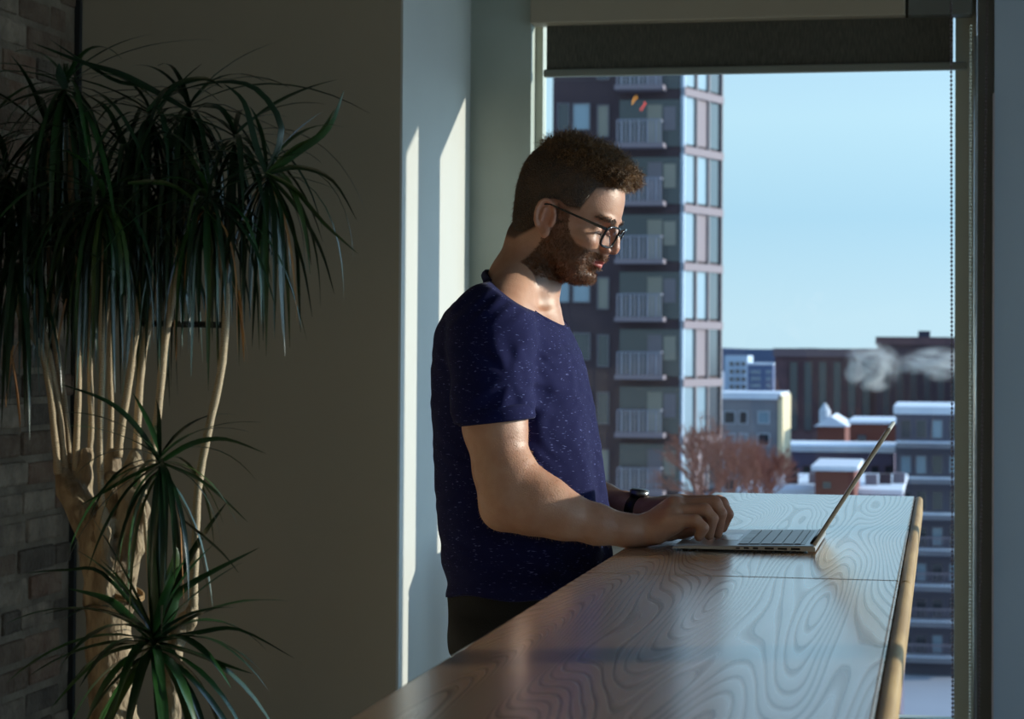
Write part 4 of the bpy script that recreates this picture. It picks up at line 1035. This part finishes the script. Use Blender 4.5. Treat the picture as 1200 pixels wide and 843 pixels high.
def bld(name, label, x0, y0, x1, Y, D, m, y1=None, snowtop=0.0, cat='building'):
    xa, xb, z0, z1 = rect(x0, y0, x1, y1 or y0+50, Y)
    if y1 is None: z0 = GZ
    o = empty(name, ((xa+xb)/2, Y+D/2, z0), label, cat)
    box('wall', (xa, Y, z0), (xb, Y+D, z1), m, o)
    if snowtop: box('snow_roof', (xa-.2, Y-.2, z1), (xb+.2, Y+D+.2, z1+snowtop), snow2, o)
    return o, xa, xb, z0, z1
def win(o, px0, py0, px1, py1, Y, m, frm, out=.12, name='window'):
    xa, xb, z0, z1 = rect(px0, py0, px1, py1, Y)
    t = max(.05, (xb-xa)*.06); g = MB()
    g.box((xa, Y-out, z0), (xa+t, Y, z1)); g.box((xb-t, Y-out, z0), (xb, Y, z1)); g.box((xa+t, Y-out, z1-t), (xb-t, Y, z1)); g.box((xa+t, Y-out, z0), (xb-t, Y, z0+t))
    f = g.build(name, frm, o); box('pane', (xa+t, Y-out*.4, z0+t), (xb-t, Y-.005, z1-t), m, f); return f
# --- the dark tower with balconies
YT = 115
tw_, xa, xb, z0, z1 = bld('apartment_tower', 'tall dark brick apartment tower with white balconies, behind the man', 650, -260, 797, YT, 16, brickd)
FP = 67.3
framed = mat('tower_frame', srgb(110, 104, 112), .6)
for k in range(-4, 8):
    yb = 175+FP*k
    xs0, xs1, zb_, zt_ = rect(728, yb-32, 778, yb, YT)
    if k >= -2:
        # flat dark panel painted for the recess's shade, pale curtain at its right side
        r = empty('balcony', ((xs0+xs1)/2, YT, zb_), None, None); r.parent = tw_; r.location = Vector(((xs0+xs1)/2, YT, zb_))-tw_.location
        q0, q1, za_, zc_ = rect(726, yb-58, 797, yb-3, YT); box('loggia_shade', (q0, YT-.06, za_), (q1, YT-.01, zc_), wing, r)
        g0, g1, ga, gb = rect(759, yb-52, 776, yb-6, YT); box('door', (g0, YT-.12, ga), (g1, YT-.061, gb), curt if k in (0, 2, 3, 5) else framed, r)
        g0, g1, ga, gb = rect(778, yb-50, 792, yb-22, YT); box('curtain', (g0, YT-.12, ga), (g1, YT-.061, gb), curt if k in (1, 2, 4, 6) else framed, r)
        box('floor_slab', (xs0-.15, YT-1.5, zb_-.02), (xs1+.15, YT-.065, zb_+.22), bandm, r)
        rail = MB().box((xs0, YT-1.5, zt_-.06), (xs1, YT-1.44, zt_)).build('railing', railm, r)
        for j in range(11):
            x = xs0+(xs1-xs0)*j/10; wd = .05 if j % 2 else .028
            bx_ = MB().box((x-wd, YT-1.5, zb_+.2), (x+wd, YT-1.45, zt_-.03)); rail.data.materials[0]
            vb = len(rail.data.vertices)
            bm = bmesh.new(); bm.from_mesh(rail.data); vv = [bm.verts.new(v) for v in bx_.v]
            off = Vector(rail.matrix_basis.translation)
            for f in bx_.f: bm.faces.new([vv[i] for i in f])
            bm.to_mesh(rail.data); bm.free()
        for xq in (xs0, xs1-.05): box('side_rail', (xq, YT-1.44, zt_-.06), (xq+.05, YT-.065, zt_), railm, r)
    win(tw_, 653, yb-54, 668, yb-22, YT, winb if k % 2 else wing, framed); win(tw_, 671, yb-54, 692, yb-22, YT, winb if k in (0, -1, 3) else wing, framed)
    win(tw_, 700, yb-52, 714, yb-14, YT, wing if k % 3 else curt, framed)
# glazed bay turning the corner: faces right of the front, stepped back
bay = []
B0, B1 = P(797, 300, YT), P(843, 300, YT+4.6)
dv = Vector((B1.x-B0.x, B1.y-B0.y, 0)); Lb = dv.length; dv.normalize(); nv_ = Vector((dv.y, -dv.x, 0))
def bayblock(name, s0, s1, za, zb, d0, d1, m):
    g = MB(); pts = []
    for z in (za, zb):
        for (s_, d_) in ((s0, d0), (s1, d0), (s1, d1), (s0, d1)): pts.append((B0.x+dv.x*Lb*s_+nv_.x*d_, B0.y+dv.y*Lb*s_+nv_.y*d_, z))
    g.v = pts; g.f = [(0, 3, 2, 1), (4, 5, 6, 7), (0, 1, 5, 4), (1, 2, 6, 5), (2, 3, 7, 6), (3, 0, 4, 7)]
    return g.build(name, m, tw_)
bayblock('corner_bay', 0, 1, GZ, z1, -6, 0, brickd)
for k in range(-4, 9):
    yb = 181+FP*k; za = P(820, yb+58, YT+2).z; zb = P(820, yb+3, YT+2).z
    bayblock('glass_panel', .06, .30, za, zb, .02, .08, winb); bayblock('glass_panel', .36, .62, za, zb, .02, .08, bandm if k % 2 else winb); bayblock('glass_panel', .66, .96, za, zb, .02, .08, wing)
    bayblock('spandrel', 0, 1, zb, P(820, yb-6, YT+2).z, .0, .25, bandm)
for s_ in (0, .32, .63, .97): bayblock('mullion', s_, s_+.03, GZ, z1, .0, .2, paleb_ if s_ == 0 else framed)
# --- distance
hl = []
g = MB(); xs_ = [P(px, 405, 2600) for px in range(780, 1260, 12)]; hr = random.Random(5)
for i, p in enumerate(xs_):
    h = CAM_Z+2600*(.0005+.0015*max(0, math.sin(i*.55))*(.4+.6*math.sin(i*.21)**2)); g.v += [(p.x, 2600, GZ-5), (p.x, 2600, h), (p.x+30, 3000, h*.5), (p.x+30, 3000, GZ-5)]
for i in range(len(xs_)-1):
    for k in range(3): g.f.append((i*4+k, i*4+4+k, i*4+5+k, i*4+1+k))
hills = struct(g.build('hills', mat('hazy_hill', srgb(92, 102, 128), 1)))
o, xa, xb, z0, z1 = bld('office_block', 'long brown office slab with tall dark window strips on the horizon', 908, 411, 1028, 420, 40, brickp)
box('parapet', (xa-.3, 419.4, z1-1.2), (xb, 420.2, z1+.4), mat('brown_parapet', srgb(112, 92, 96), .8), o)
for px in range(925, 1026, 17): win(o, px, 424, px+10, 505, 420, wing, brickp, .5)
o, xa, xb, z0, z1 = bld('office_block', 'taller dark brown office wing with a rooftop plant room at the right', 1028, 397, 1150, 416, 40, mat('dark_brown_brick', srgb(74, 58, 66), .9))
box('parapet', (xa-.3, 415.4, z1-1.2), (xb+.3, 416.2, z1+.3), brickp, o)
for px in range(1034, 1140, 16): win(o, px, 428, px+9, 500, 416, wing, brickp, .5)
q0, q1, za_, zb_ = rect(1076, 388, 1090, 397, 425); box('plant_room', (q0, 425, za_-.5), (q1, 432, zb_), mat('plant_room', srgb(70, 68, 84), .9), o)
o, xa, xb, z0, z1 = bld('tower_block', 'pale blue and white residential block left of the brown office slab', 849, 417, 876, 520, 15, paleb_)
for yy in range(424, 462, 9):
    for px in (855, 862, 869): win(o, px, yy, px+5, yy+5, 520, wing, white, .3)
o, xa, xb, z0, z1 = bld('tower_block', 'blue-grey block with dark centre between pale wings beside the office slab', 876, 428, 906, 500, 15, mat('slate_cladding', srgb(96, 108, 140), .8), snowtop=.5)
for yy in range(434, 462, 8):
    for px in (880, 886, 898): win(o, px, yy, px+5, yy+4, 500, winb, white, .3)
o, xa, xb, z0, z1 = bld('low_block', 'grey brick block with a snowy parapet and a cream right side', 842, 468, 912, 170, 9, greyc, snowtop=.5)
box('sunlit_side', (xb, 169.8, GZ), (xb+.35, 179.2, z1+.3), sunlit, o)  # sun on this side is put into its colour as pale cream
for r_, yy in enumerate(range(482, 620, 26)):
    for px in (848, 866, 888): win(o, px, yy, px+(14 if px != 866 else 10), yy+15, 170, wing if (r_+px) % 3 else winb, white, .12)
o, xa, xb, z0, z1 = bld('low_block', 'wide low roof under snow in front of the office slab', 915, 530, 1046, 185, 10, mat('plum_wall', srgb(98, 88, 110), .9), snowtop=.5)
for px in range(925, 1050, 16): win(o, px, 546, px+9, 556, 185, wing, brickp, .15)
for (x0, y0, x1, Y, D, m, lab) in ((996, 497, 1052, 198, 14, maroon, 'plum brick rooftop box with a snow cap, behind the laptop lid'), (955, 552, 1001, 118, 8, maroon, 'small maroon brick building with a snow cap just above the counter end')):
    o, *_ = bld('brick_outbuilding', lab, x0, y0, x1, Y, D, m, snowtop=.25)
    _x = rect(x0+8, y0+12, x0+20, y0+22, Y); win(o, x0+8, y0+12, x0+20, y0+22, Y, wing, m, .06)
for (x0, y0, x1, Y, D, lab) in ((868, 580, 958, 121, 16, 'low snow-covered flat roof left of the small maroon building'), (1000, 580, 1054, 124, 16, 'low snow-covered flat roof right of the small maroon building')):
    o, xa, xb, z0, z1 = bld('flat_roof_building', lab, x0, y0, x1, Y, D, mat('roof_wall', srgb(92, 84, 104), .9), snowtop=.3)
    for j in range(3):
        xq = xa+(xb-xa)*(.2+.3*j); box('roof_vent', (xq, Y+4+j, z1+.28), (xq+.7, Y+4.8+j, z1+.9), bandm if j != 1 else brickd, o)
o, xa, xb, z0, z1 = bld('church', 'small snowy gabled roof with a white cupola in front of the office slab', 958, 500, 990, 230, 12, maroon)
zr1 = P(974, 488, 230).z
g = MB(); g.v = [(xa-.4, 229.6, z1), (xb+.4, 229.6, z1), (xb+.4, 242.4, z1), (xa-.4, 242.4, z1), ((xa+xb)/2, 229.6, zr1), ((xa+xb)/2, 242.4, zr1)]; g.f = [(0, 1, 4), (2, 3, 5), (1, 2, 5, 4), (3, 0, 4, 5), (0, 3, 2, 1)]; g.build('gable_roof', snow2, o)
q = P(966, 484, 231); MB().tube([(q.x, 232, q.z-2.0), (q.x, 232, q.z+.2), (q.x, 232, q.z+1.0)], [.55, .6, .1], 10).build('cupola', white, o)
o, xa, xb, z0, z1 = bld('apartment_block', 'grey apartment block with snow-lined balconies at the right of the view', 1050, 486, 1160, 175, 16, mat('slate_render', srgb(100, 96, 108), .9), snowtop=.6)
for k, yy in enumerate(range(523, 780, 42)):
    q0, q1, za_, zb_ = rect(1050, yy-3, 1160, yy+3, 173.6); box('floor_slab', (q0, 173.6, za_), (q1, 174.99, zb_), greyc, o)
    box('snow_ledge', (q0, 173.6, zb_), (q1, 174.98, zb_+.12), snow2, o)
    for px in (1055, 1073, 1092, 1112, 1132): win(o, px, yy-31, px+13, yy-9, 175, wing if (px+k) % 3 else winb, bandm, .12)
    if k > 2:
        q0, q1, za_, zb_ = rect(1050, yy-19, 1160, yy-17, 173.6); rl = MB().box((q0, 173.6, za_), (q1, 173.7, zb_))
        for j in range(24): x = q0+(q1-q0)*j/23; rl.box((x-.03, 173.6, za_-1.1), (x+.03, 173.68, za_))
        rl.build('railing', bandm, o)
xa, xb = P(1050, 700, 174).x, P(1050, 700, 174).x+12
# --- bare reddish trees between the tower and the low blocks
barkm = mat('russet_twigs', srgb(142, 92, 78), .9)
def tree(px, pytop, Y, H_, label, seed):
    r_ = random.Random(seed); t = P(px, pytop, Y); o = empty('bare_tree', (t.x, Y, GZ), label, 'tree', None)
    trunk = MB(); crown = MB()
    trunk.tube([(t.x, Y, GZ), (t.x+.2, Y, t.z-H_)], [.35, .22], 7); trunk.build('trunk', barkm, o, True)
    def br(p, d, L, r, n):
        q = p+d*L; crown.tube([p, p+d*L*.5+Vector((r_.uniform(-.1, .1)*L, 0, 0)), q], [r, r*.8, r*.55], 3, False)
        if n:
            for _ in range(4 if n > 1 else 5):
                nd = (d+Vector((r_.uniform(-.75, .75), r_.uniform(-.75, .75), r_.uniform(-.2, .5)))).normalized(); br(q if r_.random() < .7 else p+d*L*.7, nd, L*r_.uniform(.55, .8), r*.55, n-1)
    for _ in range(5): br(Vector((t.x+.2, Y, t.z-H_)), Vector((r_.uniform(-.6, .6), r_.uniform(-.6, .6), 1)).normalized(), H_*.33, .12, 4)
    c = crown.build('crown', barkm, o); c['kind'] = 'stuff'
tree(852, 490, 100, 6, 'bare russet tree in front of the grey block with the cream side', 1); tree(822, 478, 107, 5, 'bare russet tree against the corner of the dark tower', 2); tree(890, 512, 112, 4, 'low bare russet tree nearest the snowy flat roof', 3)
# --- steam drifting over the roofs
def steam(x0, y0, x1, y1, Y, label, seed, dens):
    xa, xb, za, zb = rect(x0, y0, x1, y1, Y); cx, cz, rx, rz = (xa+xb)/2, (za+zb)/2, (xb-xa)/2, (zb-za)/2
    m = bpy.data.materials.new('steam'); m.use_nodes = True; n, l = m.node_tree.nodes, m.node_tree.links; n.remove(n['Principled BSDF'])
    v = n.new('ShaderNodeVolumePrincipled'); v.inputs['Color'].default_value = (1, 1, 1, 1); v.inputs['Anisotropy'].default_value = .3
    t = n.new('ShaderNodeTexCoord'); ns = n.new('ShaderNodeTexNoise'); ns.inputs['Scale'].default_value = 2.6; ns.inputs['Detail'].default_value = 5; ns.inputs['Distortion'].default_value = .8
    mp = n.new('ShaderNodeMapping'); mp.inputs['Location'].default_value = (seed, seed*2, 0); l.new(t.outputs['Generated'], mp.inputs[0]); l.new(mp.outputs[0], ns.inputs['Vector'])
    sb = n.new('ShaderNodeVectorMath'); sb.operation = 'DISTANCE'; sb.inputs[1].default_value = (.5, .5, .5); l.new(t.outputs['Generated'], sb.inputs[0])
    m1 = n.new('ShaderNodeMapRange'); m1.inputs[1].default_value = .5; m1.inputs[2].default_value = .1; l.new(sb.outputs['Value'], m1.inputs[0])
    m2 = n.new('ShaderNodeMapRange'); m2.inputs[1].default_value = .47; m2.inputs[2].default_value = .62; l.new(ns.outputs['Fac'], m2.inputs[0])
    mu = n.new('ShaderNodeMath'); mu.operation = 'MULTIPLY'; l.new(m1.outputs[0], mu.inputs[0]); l.new(m2.outputs[0], mu.inputs[1])
    m3 = n.new('ShaderNodeMath'); m3.operation = 'MULTIPLY'; m3.inputs[1].default_value = dens; l.new(mu.outputs[0], m3.inputs[0]); l.new(m3.outputs[0], v.inputs['Density']); l.new(v.outputs[0], n['Material Output'].inputs['Volume'])
    g = MB().ball((0, 0, 0), 1, 20, 12); g.v = [(x*rx, y*3.0, z*rz) for x, y, z in g.v]
    o = g.build('steam_plume', m, None); o.location = (cx, Y, cz); tag(o, label, 'steam', None, 'stuff')
steam(985, 398, 1060, 462, 260, 'white steam plume rising in front of the brown office slab', 3, 1.4); steam(1048, 405, 1150, 448, 250, 'white steam plume drifting at the right edge of the window', 8, 1.4)
